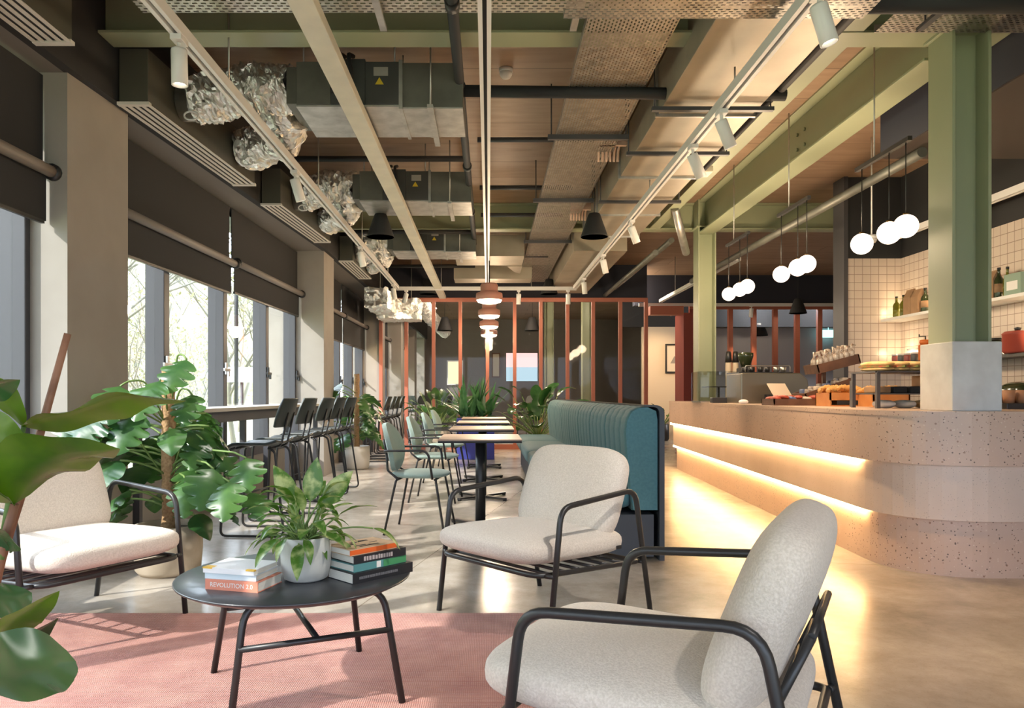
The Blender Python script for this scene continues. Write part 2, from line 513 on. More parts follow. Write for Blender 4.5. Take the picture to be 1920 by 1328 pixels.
M_stool = mat('dark_green_grey_shell', (.03, .036, .033), .42)
M_concpot = mat('pale_concrete', (.58, .57, .53), .8, col2=(.50, .49, .45), scale=12, bump=.1)
M_sandpot = mat('sand_pot', (.5, .42, .32), .8, col2=(.45, .37, .27), scale=12)
M_whitepot = mat('white_pot', (.66, .62, .56), .6)
M_bluepot = mat('cobalt_planter', (.04, .05, .3), .5)
M_conc = mat('concrete_cladding', (.68, .68, .67), .8, col2=(.58, .575, .565), scale=7, bump=.08)
M_glasswin = pane('window_glass', (.97, .98, .97), .0)
M_glasspart = pane('partition_glass', (.93, .93, .93), .0)
M_globe = glow('opal_glow', (1.0, .80, .60), 1.9)
M_led = glow('warm_led', (1.0, .64, .27), 26.0)
M_ledshelf = glow('shelf_led', (1.0, .74, .42), 7.0)
M_pinkglow = glow('pendant_glow', (1.0, .78, .55), 6.0)
M_spotglow = glow('spot_lens', (1.0, .85, .65), 6.0)
M_brass = mat('brass', (.6, .4, .16), .3, 1.0)
M_brownwood = mat('brown_stained_wood', (.10, .045, .025), .55, col2=(.16, .075, .04), scale=8, stretch=(1, 6, 1))
M_orangewood = mat('orange_crate_wood', (.52, .2, .055), .6, col2=(.6, .27, .09), scale=8)
M_bread = mat('bread_crust', (.62, .38, .14), .7, col2=(.78, .56, .27), scale=16, bump=.3)
M_pastry = mat('golden_pastry', (.55, .25, .06), .55, col2=(.68, .38, .12), scale=20, bump=.3)
M_paper = mat('page_paper', (.74, .70, .62), .9, col2=(.66, .62, .54), scale=4, stretch=(1, 1, 120))
M_kraft = mat('kraft_paper', (.36, .22, .12), .85, col2=(.3, .18, .1), scale=9)
M_olive = mat('olive_bottle', (.13, .13, .012), .12, spec=.6)
M_darkglass = mat('dark_bottle', (.03, .04, .015), .12, spec=.6)
M_steel = mat('brushed_steel', (.5, .48, .45), .3, .9)
M_glassjar = pane('clear_acrylic', (.93, .95, .94), .3)
M_red = mat('brick_red_paint', (.4, .07, .045), .45)
M_orange = mat('orange_paint', (.68, .17, .03), .5)
# ================================================================ THE SETTING
SLAB = 3.72
YEND = 26.0
def pw(tab, y):
    for (y0, x0), (y1, x1) in zip(tab, tab[1:]):
        if y <= y1 or (y1, x1) == tab[-1]:
            return x0 + (x1 - x0) * (y - y0) / (y1 - y0)
FACE = [(-3, -2.60), (4.45, -2.51), (10.0, -2.20), (15.2, -2.18), (26.0, -2.18)]     # inner faces of the window piers
GLASS = [(-3, -2.86), (4.45, -2.80), (10.0, -2.64), (15.2, -2.60), (26.0, -2.60)]    # line of the windows
def xf(y): return pw(FACE, y)
def xg(y): return pw(GLASS, y)

struct('floor', MB().box(-3.0, 10.0, -3.2, YEND + .2, -.2, 0), M_floor, 'polished warm grey concrete floor of the whole cafe', 'floor')
struct('ceiling', MB().box(-3.0, 10.0, -3.2, YEND + .2, SLAB, SLAB + .15), M_ply, 'brown plywood board ceiling above the pipes and ducts', 'ceiling')

# window wall: piers, low sill wall, soffit, fascia
PIERS = [(-3.1, -2.4), (4.45, 5.12), (9.98, 10.6), (15.05, 15.7), (18.6, 19.2), (22.0, 22.6), (25.4, 26.0)]
plabs = ['wide pale pier out of view behind the viewer', 'warm grey plaster pier at the left edge beside the first blind',
         'warm grey plaster pier between the long blinds and the far window', 'pale pier where the red glazed partition meets the window wall',
         'pale pier just beyond the glass partition', 'pale pier further beyond the glass partition', 'last pale pier at the far end of the window wall']
for (y0, y1), lb in zip(PIERS, plabs):
    xo = xg((y0 + y1) / 2)
    poly = [(xo - .35, y0), (xf(y0), y0), (xf(y1), y1), (xo - .35, y1)]
    struct('pier', MB().prism(poly, 0, 3.02), M_plaster, lb, 'pillar')
for k, ((a0, a1), (b0, b1)) in enumerate(zip(PIERS, PIERS[1:])):
    y0, y1 = a1, b0
    g0, g1 = xg(y0), xg(y1)
    bay = ['behind the viewer', 'behind the bar stools', 'by the far potted monstera', 'just beyond the glass partition', 'in the middle beyond the partition', 'at the far end beyond the partition'][k]
    sill = MB().prism([(g0 - .35, y0), (g0 + .03, y0), (g1 + .03, y1), (g1 - .35, y1)], 0, .42)
    tag(sill.build('wall_left', M_plaster), 'low plaster wall under the windows ' + bay, 'wall', None, 'structure')
    # a window: outer frame, mullions, panes, handle
    win = empty('window_%d' % (k + 1), (0, 0, 0), 0, 'charcoal framed window ' + bay, 'window'); win['kind'] = 'structure'
    L = y1 - y0
    n = max(2, round(L / 1.22))
    ys = [y0 + L * i / n for i in range(n + 1)]
    if k == 1: ys = [y0, 6.22, 7.5, 8.8, y1]
    fr = MB()
    def slab(mb, ya, yb, xa, xb, z0, z1):
        mb.prism([(xg(ya) + xa, ya), (xg(ya) + xb, ya), (xg(yb) + xb, yb), (xg(yb) + xa, yb)], z0, z1)
    slab(fr, y0, y1, -.07, .06, .42, .52)
    slab(fr, y0, y1, -.07, .06, 2.92, 3.02)
    fr.build('frame', M_char, win)
    for i, y in enumerate(ys):
        a = y - (.0 if i == 0 else .05); b = y + (.0 if i == len(ys) - 1 else .05)
        m = MB(); slab(m, a, b, -.09, .07, .52, 2.92); m.build('mullion', M_char, win, .006)
    for ya, yb in zip(ys, ys[1:]):
        p = MB(); slab(p, ya + .05, yb - .05, -.012, -.004, .52, 2.92); p.build('pane', M_glasswin, win)
        if k in (1, 2):
            h = MB(); yy = yb - .02; x = xg(yy) + .075
            h.box(x, x + .02, yy - .02, yy + .02, 1.30, 1.42); h.box(x + .02, x + .045, yy - .012, yy + .012, 1.28, 1.34)
            h.box(x + .03, x + .05, yy - .14, yy + .012, 1.33, 1.36)
            h.build('handle', M_steel if yy < 8 else M_black, win, .004)
sof = MB(); fas = MB()
YS = [-3.1, 4.45, 10.0, 15.2, 26.0]
for a, b in zip(YS, YS[1:]):
    sof.prism([(xg(a) - .4, a), (xf(a) - .02, a), (xf(b) - .02, b), (xg(b) - .4, b)], 3.02, 3.10)
    fas.prism([(xf(a) - .02, a), (xf(a) + .05, a), (xf(b) + .05, b), (xf(b) - .02, b)], 3.02, SLAB)
tag(sof.build('ceiling_bulkhead', M_soffit), 'grey painted soffit strip over the windows', 'soffit', None, 'structure')
tag(fas.build('trim_1', M_fascia), 'black fascia band running above the windows', 'fascia', None, 'structure')

# wall behind the viewer: low sill, posts and header around wide shopfront glazing
front = MB()
front.box(-3.0, 5.2, -3.2, -3.0, 0, .25); front.box(-3.0, 5.2, -3.2, -3.0, 2.75, SLAB)
for x in (-2.9, -1.0, 1.0, 3.0, 5.0): front.box(x - .06, x + .06, -3.2, -3.0, .25, 2.75)
struct('wall_front', front, M_char, 'shopfront framing behind the viewer', 'wall')
# right side: tiled wall of the bar, plain wall behind the viewer, far room walls
struct('wall_right', MB().box(4.97, 5.17, -3.1, 9.2, 2.74, SLAB), M_blackm, 'black painted wall band above the white tiles', 'wall')
struct('wall_tiled', MB().box(4.97, 5.12, -3.1, 9.2, 0, 2.74), M_tile_y, 'long white square tiled wall behind the bar', 'wall')
tw = MB().box(4.32, 4.97, 9.0, 9.2, 0, 2.74)
struct('wall_tiled_return', tw, M_tile_x, 'short tiled return wall at the far end of the bar', 'wall')
struct('trim_2', MB().box(4.27, 4.32, 8.97, 9.25, 0, SLAB), M_char, 'dark edge trim at the end of the tiled return wall', 'trim')
struct('wall_return_band', MB().box(4.32, 4.97, 9.0, 9.2, 2.74, SLAB), M_blackm, 'black band above the short tiled return wall', 'wall')
struct('wall_far_side', MB().box(9.6, 9.8, 9.2, YEND, 0, SLAB), M_bluewall, 'cool grey side wall of the room beyond the bar', 'wall')
struct('wall_bar_back', MB().box(5.12, 9.8, 9.0, 9.2, 0, SLAB), M_bluewall, 'wall behind the tiled bar end', 'wall')
struct('wall_back', MB().box(-3.0, 10.0, YEND, YEND + .2, 0, SLAB), M_darkwall, 'dark grey end wall beyond the glass partition', 'wall')
struct('wall_passage', MB().box(3.75, 4.75, 18.2, 18.35, 0, 2.75), M_beige, 'beige wall seen through the red door opening', 'wall')
struct('wall_passage_header', MB().box(3.2, 9.6, 18.2, 18.35, 2.75, SLAB), M_blackm, 'black band over the beige passage wall', 'wall')
struct('wall_kitchen', MB().box(5.6, 9.6, 20.2, 20.35, 0, 2.9), M_bluewall, 'cool grey wall in the room behind the red glazing', 'wall')
# navy downstand box over the bar
struct('trim_3', MB().box(3.28, 4.97, .5, 6.25, 3.08, SLAB), M_navy, 'navy boxed downstand hanging over the bar', 'bulkhead')
bd = MB().box(3.29, 4.96, .51, 6.24, 3.07, 3.08)
struct('trim_4', bd, mat('brown_underside', (.035, .022, .016), .7), 'brown underside board of the navy downstand', 'bulkhead')
# black bulkhead above the partition
struct('trim_5', MB().box(-2.13, 3.2, 15.08, 15.3, 3.04, SLAB), M_navy, 'black bulkhead above the red glazed partition', 'bulkhead')
struct('trim_6', MB().box(3.2, 9.6, 16.38, 16.6, 3.05, SLAB), M_navy, 'black bulkhead above the far red glazing', 'bulkhead')

# ---------------------------------------------------------------- steel frame
def ibeam(axis, c, a0, a1, z0, z1, bf, tf=.018, tw=.012):
    m = MB()
    def bx(u0, u1, w0, w1):
        if axis == 'x': m.box(a0, a1, c + u0, c + u1, w0, w1)
        else: m.box(c + u0, c + u1, a0, a1, w0, w1)
    bx(-bf / 2, bf / 2, z0, z0 + tf); bx(-bf / 2, bf / 2, z1 - tf, z1); bx(-tw / 2, tw / 2, z0 + tf, z1 - tf)
    return m
struct('steel_beam', ibeam('x', 4.76, -2.44, 3.27, 3.36, SLAB, .20), M_sage, 'sage green steel beam crossing the ceiling nearest the viewer', 'beam', .003)
struct('steel_beam', ibeam('x', 10.3, -2.12, 6.5, 3.36, SLAB, .20), M_sage, 'sage green cross beam further back above the dining tables', 'beam', .003)
struct('steel_beam', ibeam('x', 16.9, -2.1, 9.5, 3.36, SLAB, .20), M_sage, 'green cross beam beyond the glass partition', 'beam', .003)
lb_ = ibeam('y', 2.94, 4.85, 10.15, 3.27, SLAB, .22)
struct('steel_beam', lb_, M_sage, 'long sage green beam running from the near column to the far column', 'beam', .003)
struct('steel_beam', ibeam('y', 2.27, -2.9, 10.2, 3.366, SLAB - .004, .14), M_sage, 'slender green secondary beam beside the wide duct', 'beam', .003)
bolts = MB()
for dy in (-.08, .08):
    for z in (3.42, 3.56):
        bolts.tube([(2.915, 7.0 + dy, z), (2.932, 7.0 + dy, z)], .018, 6)
tag(bolts.build('steel_bolts', M_sage), 'four bolt heads on the web of the long green beam', 'bolts', None, 'structure')
def hcol(x0, x1, y0, y1, z0, z1):
    m = MB(); t = .02
    m.box(x0, x0 + t, y0, y1, z0, z1); m.box(x1 - t, x1, y0, y1, z0, z1); m.box(x0 + t, x1 - t, (y0 + y1) / 2 - .008, (y0 + y1) / 2 + .008, z0, z1)
    return m
nc = hcol(2.82, 3.06, 4.54, 4.79, 1.42, SLAB)
nc.box(2.80, 3.08, 4.52, 4.81, 3.34, 3.36); nc.box(2.90, 2.925, 4.46, 4.54, 3.32, 3.5)
struct('steel_column', nc, M_sage, 'sage green steel column rising from the near end of the counter', 'column', .003)
struct('column_cladding', MB().box(2.79, 3.09, 4.49, 4.83, 1.0, 1.42), M_conc, 'pale concrete casing around the foot of the near green column', 'cladding', .006)
fc = hcol(2.81, 3.05, 10.0, 10.25, 1.0, SLAB)
fc.box(2.78, 3.08, 9.98, 10.27, 3.34, 3.36)
struct('steel_column', fc, M_sage, 'sage green steel column at the far end of the counter', 'column', .003)
struct('steel_column', hcol(2.2, 2.44, 17.5, 17.75, 0, SLAB), M_sage, 'green steel column beyond the glass partition', 'column', .003)
struct('steel_column', hcol(1.55, 1.79, 20.5, 20.75, 0, SLAB), M_sage, 'thin green column deep in the room beyond the partition', 'column', .003)

# ---------------------------------------------------------------- red glazed partition
YP = 15.0
part = empty('wall_partition', (0, YP, 0), 0, 'terracotta framed glazed partition across the room', 'partition'); part['kind'] = 'structure'
xl, xr = -2.18, (1214 - VX) / FPX * YP
rail = MB().box(xl, xr, -.04, .04, 2.96, 3.04).box(xl, xr, -.04, .04, 0, .1)
rail.build('rail', M_terra, part)
mx_ = [-2.16] + [at(p, 700, YP).x for p in (762, 813, 863, 914, 965, 1014, 1064, 1112, 1163, 1211)]
for x in mx_:
    MB().box(x - .034, x + .034, -.045, .045, .1, 2.96).build('mullion', M_terra, part)
for a, b in zip(mx_, mx_[1:]):
    MB().box(a + .034, b - .034, -.006, .006, .1, 2.96).build('pane', M_glasspart, part)
YQ = 16.3
p2 = empty('wall_partition_far', (0, YQ, 0), 0, 'red framed glazing behind the coffee counter', 'partition'); p2['kind'] = 'structure'
x0q = at(1292, 700, YQ).x
m2 = [at(p, 700, YQ).x for p in (1369, 1413, 1453, 1494, 1536, 1579)] + [8.3, 8.9, 9.55]
MB().box(x0q, 9.6, -.04, .04, 2.96, 3.04).box(x0q, 9.6, -.04, .04, 0, .1).build('rail', M_terra, p2)
for x in [x0q + .05] + m2:
    MB().box(x - .05, x + .05, -.045, .045, .1, 2.96).build('mullion', M_maroon if x < 5 else M_terra, p2)
xs_ = [x0q + .05] + m2
for a, b in zip(xs_, xs_[1:]):
    MB().box(a + .05, b - .05, -.006, .006, .1, 2.96).build('pane', M_glasspart, p2)
d = empty('door_1', (0, 15.6, 0), 0, 'tall dark red door opening between the two glazed screens', 'door'); d['kind'] = 'structure'
xa, xb = at(1218, 700, 15.6).x, at(1276, 700, 15.6).x
dj = MB().box(xb, xb + .19, -.25, .45, 0, 2.78); dj.build('jamb', M_maroon, d)
MB().box(xa - .04, xb, -.25, -.05, 2.74, 2.92).build('header', M_terra, d)

# ---------------------------------------------------------------- outdoors
struct('ground', MB().box(-60, -3.3, -30, 60, -.5, -.4).box(-3.3, 60, -60, -3.3, -.5, -.15), mat('pale_lawn', (.2, .22, .1), .95, col2=(.3, .29, .18), scale=.6), 'pale lawn and path outside the windows', 'ground')
M_trunk = mat('pale_bark', (.2, .185, .145), .9)
M_twig = mat('pale_spring_leaf', (.29, .275, .14), .9, col2=(.38, .35, .2), scale=3)
def bare_tree(x, y, h, lean, label, seed):
    rnd = random.Random(seed)
    t = empty('bare_tree', (x, y, -.4), 0, label, 'tree', 'bare trees outside the windows')
    m = MB(); tips = []
    def br(p, d, L, r, lev):
        pts = [p]; q = p.copy(); dd = d.copy()
        for i in range(4):
            dd = (dd + Vector((rnd.uniform(-.18, .18), rnd.uniform(-.18, .18), rnd.uniform(-.02, .12)))).normalized()
            q = q + dd * L / 4; pts.append(q.copy())
        m.tube(pts, [r * (1 - .16 * i) for i in range(5)], 5, caps=False)
        if lev == 0: tips.append(q); return
        for i in range(5 if lev > 1 else 4):
            s = rnd.uniform(.35, 1); k = min(3, int(s * 4)); pp = pts[k].lerp(pts[k + 1], s * 4 - k)
            a = rnd.uniform(0, 2 * PI)
            nd = (dd * .7 + Vector((math.cos(a), math.sin(a), rnd.uniform(-.1, .6))) * .8).normalized()
            br(pp, nd, L * rnd.uniform(.5, .7), r * .5, lev - 1)
    br(Vector((0, 0, 0)), Vector((lean, 0, 1)).normalized(), h * .55, h * .011, 3)
    m.build('trunk', M_trunk, t)
    f = MB()
    for tp in tips:
        for i in range(9):
            c = tp + Vector((rnd.gauss(0, .3), rnd.gauss(0, .3), rnd.gauss(0, .3)))
            a, b_ = Vector((rnd.gauss(0, 1), rnd.gauss(0, 1), rnd.gauss(0, 1))).normalized() * .07, Vector((rnd.gauss(0, 1), rnd.gauss(0, 1), rnd.gauss(0, 1))).normalized() * .05
            f.add([c - a, c + b_, c + a, c - b_], [(0, 1, 2, 3)])
    f.build('foliage', M_twig, t)
spots = [(-8.5, 14.5, 8, .1), (-13, 19, 9, -.1), (-7.5, 22, 7.5, .05), (-16, 27, 10, 0), (-10, 30, 9, .1), (-16, 36.5, 11, -.1), (-9, 39, 9, .05), (-16, 47, 10, 0)]
tl = ['slender bare tree nearest the big window outside', 'bare tree in the middle of the big window view', 'leaning bare tree seen at the right of the big window',
      'tall bare tree further back in the park', 'bare tree behind the parking sign outside', 'distant wide bare tree outside', 'distant bare tree outside the far window', 'farthest bare tree in the park']
for i, (x, y, h, ln) in enumerate(spots):
    bare_tree(x, y, h, ln, tl[i], 30 + i)
wd = MB(); rw = random.Random(77)
for k in range(150):
    x, y = rw.uniform(-31, -24), rw.uniform(2, 75)
    h = rw.uniform(4, 8)
    p = Vector((x, y, -.4)); pts = [p]
    for q in range(5):
        p = p + Vector((rw.gauss(0, .35), rw.gauss(0, .35), h / 5)); pts.append(p)
    wd.tube(pts, [.09, .08, .07, .05, .04, .02], 5, caps=False)
    for q in range(9):
        a = pts[rw.randint(1, 5)]; b = a + Vector((rw.gauss(0, 1), rw.gauss(0, 1), rw.uniform(.2, 1.4)))
        wd.tube([a, a.lerp(b, .5) + Vector((0, 0, .1)), b], [.025, .018, .008], 4, caps=False)
wd.cm = 1
for k in range(15000):
    c = Vector((rw.uniform(-31, -24), rw.uniform(0, 78), rw.uniform(-.3, 1) + 7.5 * rw.random() ** 1.2))
    a, b = Vector((rw.gauss(0, 1), rw.gauss(0, 1), rw.gauss(0, 1))).normalized() * rw.uniform(.08, .2), Vector((rw.gauss(0, 1), rw.gauss(0, 1), rw.gauss(0, 1))).normalized() * rw.uniform(.06, .16)
    wd.add([c - a, c + b, c + a, c - b], [(0, 1, 2, 3)])
tag(wd.build('woodland', [M_trunk, M_twig]), 'pale spring woodland filling the view outside the windows', 'woodland', None, 'stuff')
bk_ = MB()
bk_.grid(lambda u, v: (-34 + 2.2 * noise.noise(Vector((u * 60, v * 6, 0))) - 3 * v, -20 + 140 * u, -.45 + v * (17 + 3 * noise.noise(Vector((u * 40, 3, 0))))), 120, 14)
tag(bk_.build('wooded_bank', mat('wooded_bank', (.20, .19, .095), .95, col2=(.34, .315, .19), scale=1.6, detail=9), None, solid=.5), 'pale wooded bank behind the trees outside', 'bank', None, 'structure')
sg = empty('street_sign', (0, 0, 0), 0, 'white sign board on a post outside the big window', 'sign')
c = at(452, 704, 13.0)
MB().box(c.x - .28, c.x + .28, c.y - .02, c.y + .02, c.z - .12, c.z + .14).build('board', mat('sign_white', (.8, .82, .85), .5), sg)
MB().tube([(c.x, c.y + .04, -.4), (c.x, c.y + .04, c.z + .1)], .03, 6).build('post', M_char, sg)
lp = tag(MB().tube([at(443, 780, 12.5) * 1, at(443, 300, 12.5)], .035, 6).build('lamp_post', M_char), 'slim grey lamp post outside the big window', 'lamp post')
# ================================================================ LOUNGE FURNITURE
rug = MB().box(-2.75, .27, .75, 3.72, 0.0, .012)
tag(rug.build('rug', M_rug, None, .004), 'large salmon pink woven rug under the round coffee table', 'rug')

def rodframe(pts, r, rad, seg=10, closed=False):
    m = MB(); m.tube(fillet(pts, rad, 6, closed), r, seg, closed); return m
def lounge_chair(loc, rz, label):
    t = empty('lounge_chair', loc, rz, label, 'armchair', 'cream lounge armchairs round the coffee table')
    w = .385
    for s in (-1, 1):
        v = s * w
        m = rodframe([(.335, v, 0), (.257, v, .60), (-.271, v, .638), (-.40, v, 0)], .0135, .085)
        m.build('arm_frame', M_black, t)
    # seat frame: a ring of tube with cross slats
    sf = MB()
    ring = fillet([(.36, -.34, .305), (.36, .34, .305), (-.33, .36, .275), (-.33, -.36, .275)], [.09, .09, .03, .03], 6, True)
    sf.tube(ring, .0125, 10, True)
    for i in range(6):
        u = .26 - i * .10
        sf.tube([(u, -.345, .302 + (u - .36) * .043), (u, .345, .302 + (u - .36) * .043)], .008, 6)
    for s in (-1, 1):
        sf.tube([(.315, s * .345, .302), (.298, s * .385, .302)], .011, 8)
        sf.tube([(-.335, s * .35, .275), (-.345, s * .385, .275)], .011, 8)
    sf.build('seat_frame', M_black, t)
    bf = MB()
    a, b = Vector((-.215, 0, .29)), Vector((-.345, 0, .58))
    for s in (-1, 1):
        bf.tube([a + Vector((0, s * .2, 0)), b + Vector((0, s * .2, 0))], .010, 8)
    bf.tube([b + Vector((0, -.2, 0)), b + Vector((0, .2, 0))], .010, 8)
    for q in (.25, .5, .75):
        p = a.lerp(b, q); bf.tube([p + Vector((0, -.2, 0)), p + Vector((0, .2, 0))], .008, 8)
    bf.build('back_frame', M_black, t)
    sc = MB().superq(.38, .345, .076, 5.4, 2.9, TR((.06, 0, .388), 0, 0, -.035)).build('seat_cushion', M_cream, t)
    bk = MB()
    M = TR((-.24, 0, .60)) @ Matrix.Rotation(-.37, 4, 'Y') @ Matrix.Rotation(PI / 2, 4, 'Y')
    bk.superq(.24, .325, .085, 4.6, 3.0, M)
    bk.build('back_cushion', M_cream, t)
    MB().box(-.215, -.18, .343, .3475, .352, .368).build('fabric_tag', M_black, sc)
    return t
ch = lounge_chair((.254, 3.742, 0), math.radians(221.9), 'cream armchair facing the coffee table in front of the teal banquette')
dup(ch, (.487, 1.94, 0), math.radians(151.1), 'cream armchair nearest the viewer, seen side-on with its back to the counter')
dup(ch, (-1.99, 3.55, 0), math.radians(-30), 'cream armchair at the left, in front of the pier and the moss pole plant')

# coffee table
ct = empty('coffee_table', (-.70, 2.71, 0), 0, 'round dark grey metal coffee table with bent tube legs on the pink rug', 'coffee table')
MB().lathe([(.0, .425), (.35, .425), (.385, .43), (.412, .444), (.414, .449), (.41, .451), (0, .451)], seg=72).build('table_top', M_tblack, ct)
ang = math.atan2(.24, .52)
ex, ey = Vector((math.cos(ang), math.sin(ang), 0)), Vector((math.sin(ang), -math.cos(ang), 0))
cc = Vector((.01, .07, 0))
def ctp(a, b, z): return cc + ex * a + ey * b + Vector((0, 0, z))
for sb in (-1, 1):
    for sa in (-1, 1):
        rodframe([ctp(.29 * sa, .29 * sb, 0.012), ctp(.235 * sa, .235 * sb, .412), ctp(.06 * sa, .235 * sb, .412)], .0125, .10).build('leg', M_black, ct)
    rodframe([ctp(-.26, .258 * sb, .265), ctp(.26, .258 * sb, .265)], .011, .01).build('crossbar', M_black, ct)
rodframe([ctp(0, -.258, .265), ctp(0, .258, .265)], .011, .01).build('stretcher', M_black, ct)
rodframe([ctp(-.06, -.235, .412), ctp(-.06, .235, .412)], .0125, .01).build('under_bar', M_black, ct)

# books
def solid(name, col, rough=.5):
    return mat(name, col, rough)
def book(name_label, c, ang, L, D, z, th, cover, spine, txt=None, txtcol=None, tsize=.018, group=None, bars=None, extra=None):
    """c = spine corner left end, ang = spine direction; pages are inset inside the cover"""
    t = empty('book', (c[0], c[1], z), ang, name_label, 'book', group)
    e = .0025
    cv = MB(); cv.box(0, L, 0, D, th - e, th).box(0, L, 0, D, 0, e)
    cv.build('cover', cover, t)
    sp = MB().box(0, L, 0, e, e, th - e).build('spine', spine, t)
    MB().box(.002, L - .002, e, D - .003, e, th - e).build('pages', M_paper, t)
    if txt:
        cu = bpy.data.curves.new('spine_lettering', 'FONT'); cu.body = txt; cu.size = tsize; cu.extrude = .0002; cu.align_x = 'CENTER'; cu.align_y = 'CENTER'
        cu.materials.append(txtcol)
        tmp = bpy.data.objects.new('spine_lettering_outline', cu); C.objects.link(tmp)
        bpy.context.view_layer.update()
        me = bpy.data.meshes.new_from_object(tmp.evaluated_get(bpy.context.evaluated_depsgraph_get()))
        bpy.data.objects.remove(tmp)
        o = bpy.data.objects.new('spine_lettering', me); C.objects.link(o); o.parent = sp
        o.location = (L / 2, -.0004, th / 2); o.rotation_euler = (PI / 2, 0, 0)
    if bars:
        m = MB(); rr = random.Random(len(name_label))
        x = L * bars[0]
        while x < L * bars[1]:
            w_ = rr.uniform(.6, 1.1) * bars[2]; m.box(x, x + w_ * .72, -.0006, .0005, th / 2 - bars[2] * .6, th / 2 + bars[2] * rr.uniform(.45, .6)); x += w_
        m.build('spine_print', txtcol, sp)
    if extra: extra(t, L, D, th)
    return t
c_white, c_blue, c_salmon = solid('white_book_cover', (.8, .78, .77)), solid('pale_blue_cover', (.62, .72, .76)), solid('salmon_book_cover', (.72, .25, .16))
c_wtext, c_orange, c_blackc, c_teal, c_yel = solid('white_print', (.8, .75, .7)), solid('orange_book_cover', (.72, .12, .02)), solid('black_book_cover', (.015, .015, .018)), solid('teal_book_cover', (.09, .25, .25)), solid('yellow_corner', (.8, .48, .06))
zt = .451
def yellow_corners(t, L, D, th):
    MB().box(-.001, .035, -.001, .028, th - .004, th + .0008).box(L - .03, L + .001, -.001, .012, th - .004, th + .0008).build('yellow_corner', c_yel, t)
LS = 'books stacked left of the pot on the coffee table'
a0 = math.radians(-15)
book('bottom book of the left stack, salmon spine with white lettering', (-.945, 2.49), a0, .198, .15, zt, .034, c_salmon, c_salmon, 'REVOLUTION 2.0', c_wtext, .021, LS)
book('thin pale blue book in the middle of the left stack', (-.948, 2.495), a0 + .03, .19, .145, zt + .0345, .02, c_blue, c_blue, None, None, .01, LS)
book('top book of the left stack, white with yellow corners', (-.953, 2.492), a0, .192, .148, zt + .055, .018, c_white, c_white, None, None, .01, LS, extra=yellow_corners)
RS = 'books stacked right of the pot on the coffee table'
a1 = math.radians(46)
def green_band(t, L, D, th):
    MB().box(L * .55, L, -.0006, .001, 0.001, th - .001).build('green_band', mat('green_print', (.06, .26, .1), .5), t)
    MB().box(L * .42, L * .5, -.0007, .001, 0.002, th - .002).build('pale_emblem', c_wtext, t)
def cover_print(t, L, D, th):
    m = MB()
    rr = random.Random(3)
    for i in range(9):
        x, y = rr.uniform(.02, L - .05), rr.uniform(.02, D - .03)
        m.box(x, x + rr.uniform(.01, .045), y, y + rr.uniform(.004, .015), th, th + .0006)
    m.build('cover_print', c_blackc, t)
c_sand = solid('sand_cover', (.55, .38, .24))
book('bottom book of the right stack, thick black cover', (-.462, 2.545), a1, .265, .15, zt, .036, c_blackc, c_blackc, None, solid('grey_print', (.16, .155, .16)), .012, RS, bars=(.1, .72, .008))
book('teal and green book second from the bottom of the right stack', (-.462, 2.563), a1 + .02, .235, .14, zt + .0365, .026, c_teal, c_teal, None, None, .01, RS, extra=green_band)
book('black book with blocky white title in the right stack', (-.463, 2.57), a1 - .03, .225, .145, zt + .063, .028, c_blackc, c_blackc, None, solid('pale_print', (.45, .38, .36)), .022, RS, bars=(.18, .72, .013))
book('top book of the right stack, orange spine and sand cover', (-.475, 2.565), a1 + .01, .205, .14, zt + .0915, .022, c_sand, c_orange, None, None, .01, RS, extra=cover_print)
cpz = None

# ================================================================ DINING
def dining_table(loc, label):
    t = empty('dining_table', loc, 0, label, 'table', 'oak topped dining tables in the row by the banquette')
    MB().box(-.328, .328, -.4, .4, .738, .75).build('table_top', M_tabletop, t)
    MB().box(-.326, .326, -.398, .398, .722, .738).build('edge_band', M_blackm, t)
    MB().tube([(0, 0, .03), (0, 0, .722)], .042, 14).build('pedestal', M_black, t)
    b = MB()
    for a in range(4):
        M = TR((0, 0, 0), a * PI / 2 + PI / 4)
        b.prism([(0, -.035), (.34, -.022), (.36, 0), (.34, .022), (0, .035)], .012, .032, M)
        b.tube([(.33, 0, 0), (.33, 0, .014)], .02, 8, M=M)
    b.build('base', M_black, t)
    return t
tys = [6.2, 7.95, 9.65, 11.3]
tlab = ['nearest oak topped pedestal table in the dining row', 'second oak table back in the dining row', 'third oak table back in the dining row', 'farthest oak table of the dining row by the blue planter']
t0 = dining_table((-.067, tys[0], 0), tlab[0])
for y, lb in zip(tys[1:], tlab[1:]): dup(t0, (-.067, y, 0), 0, lb)

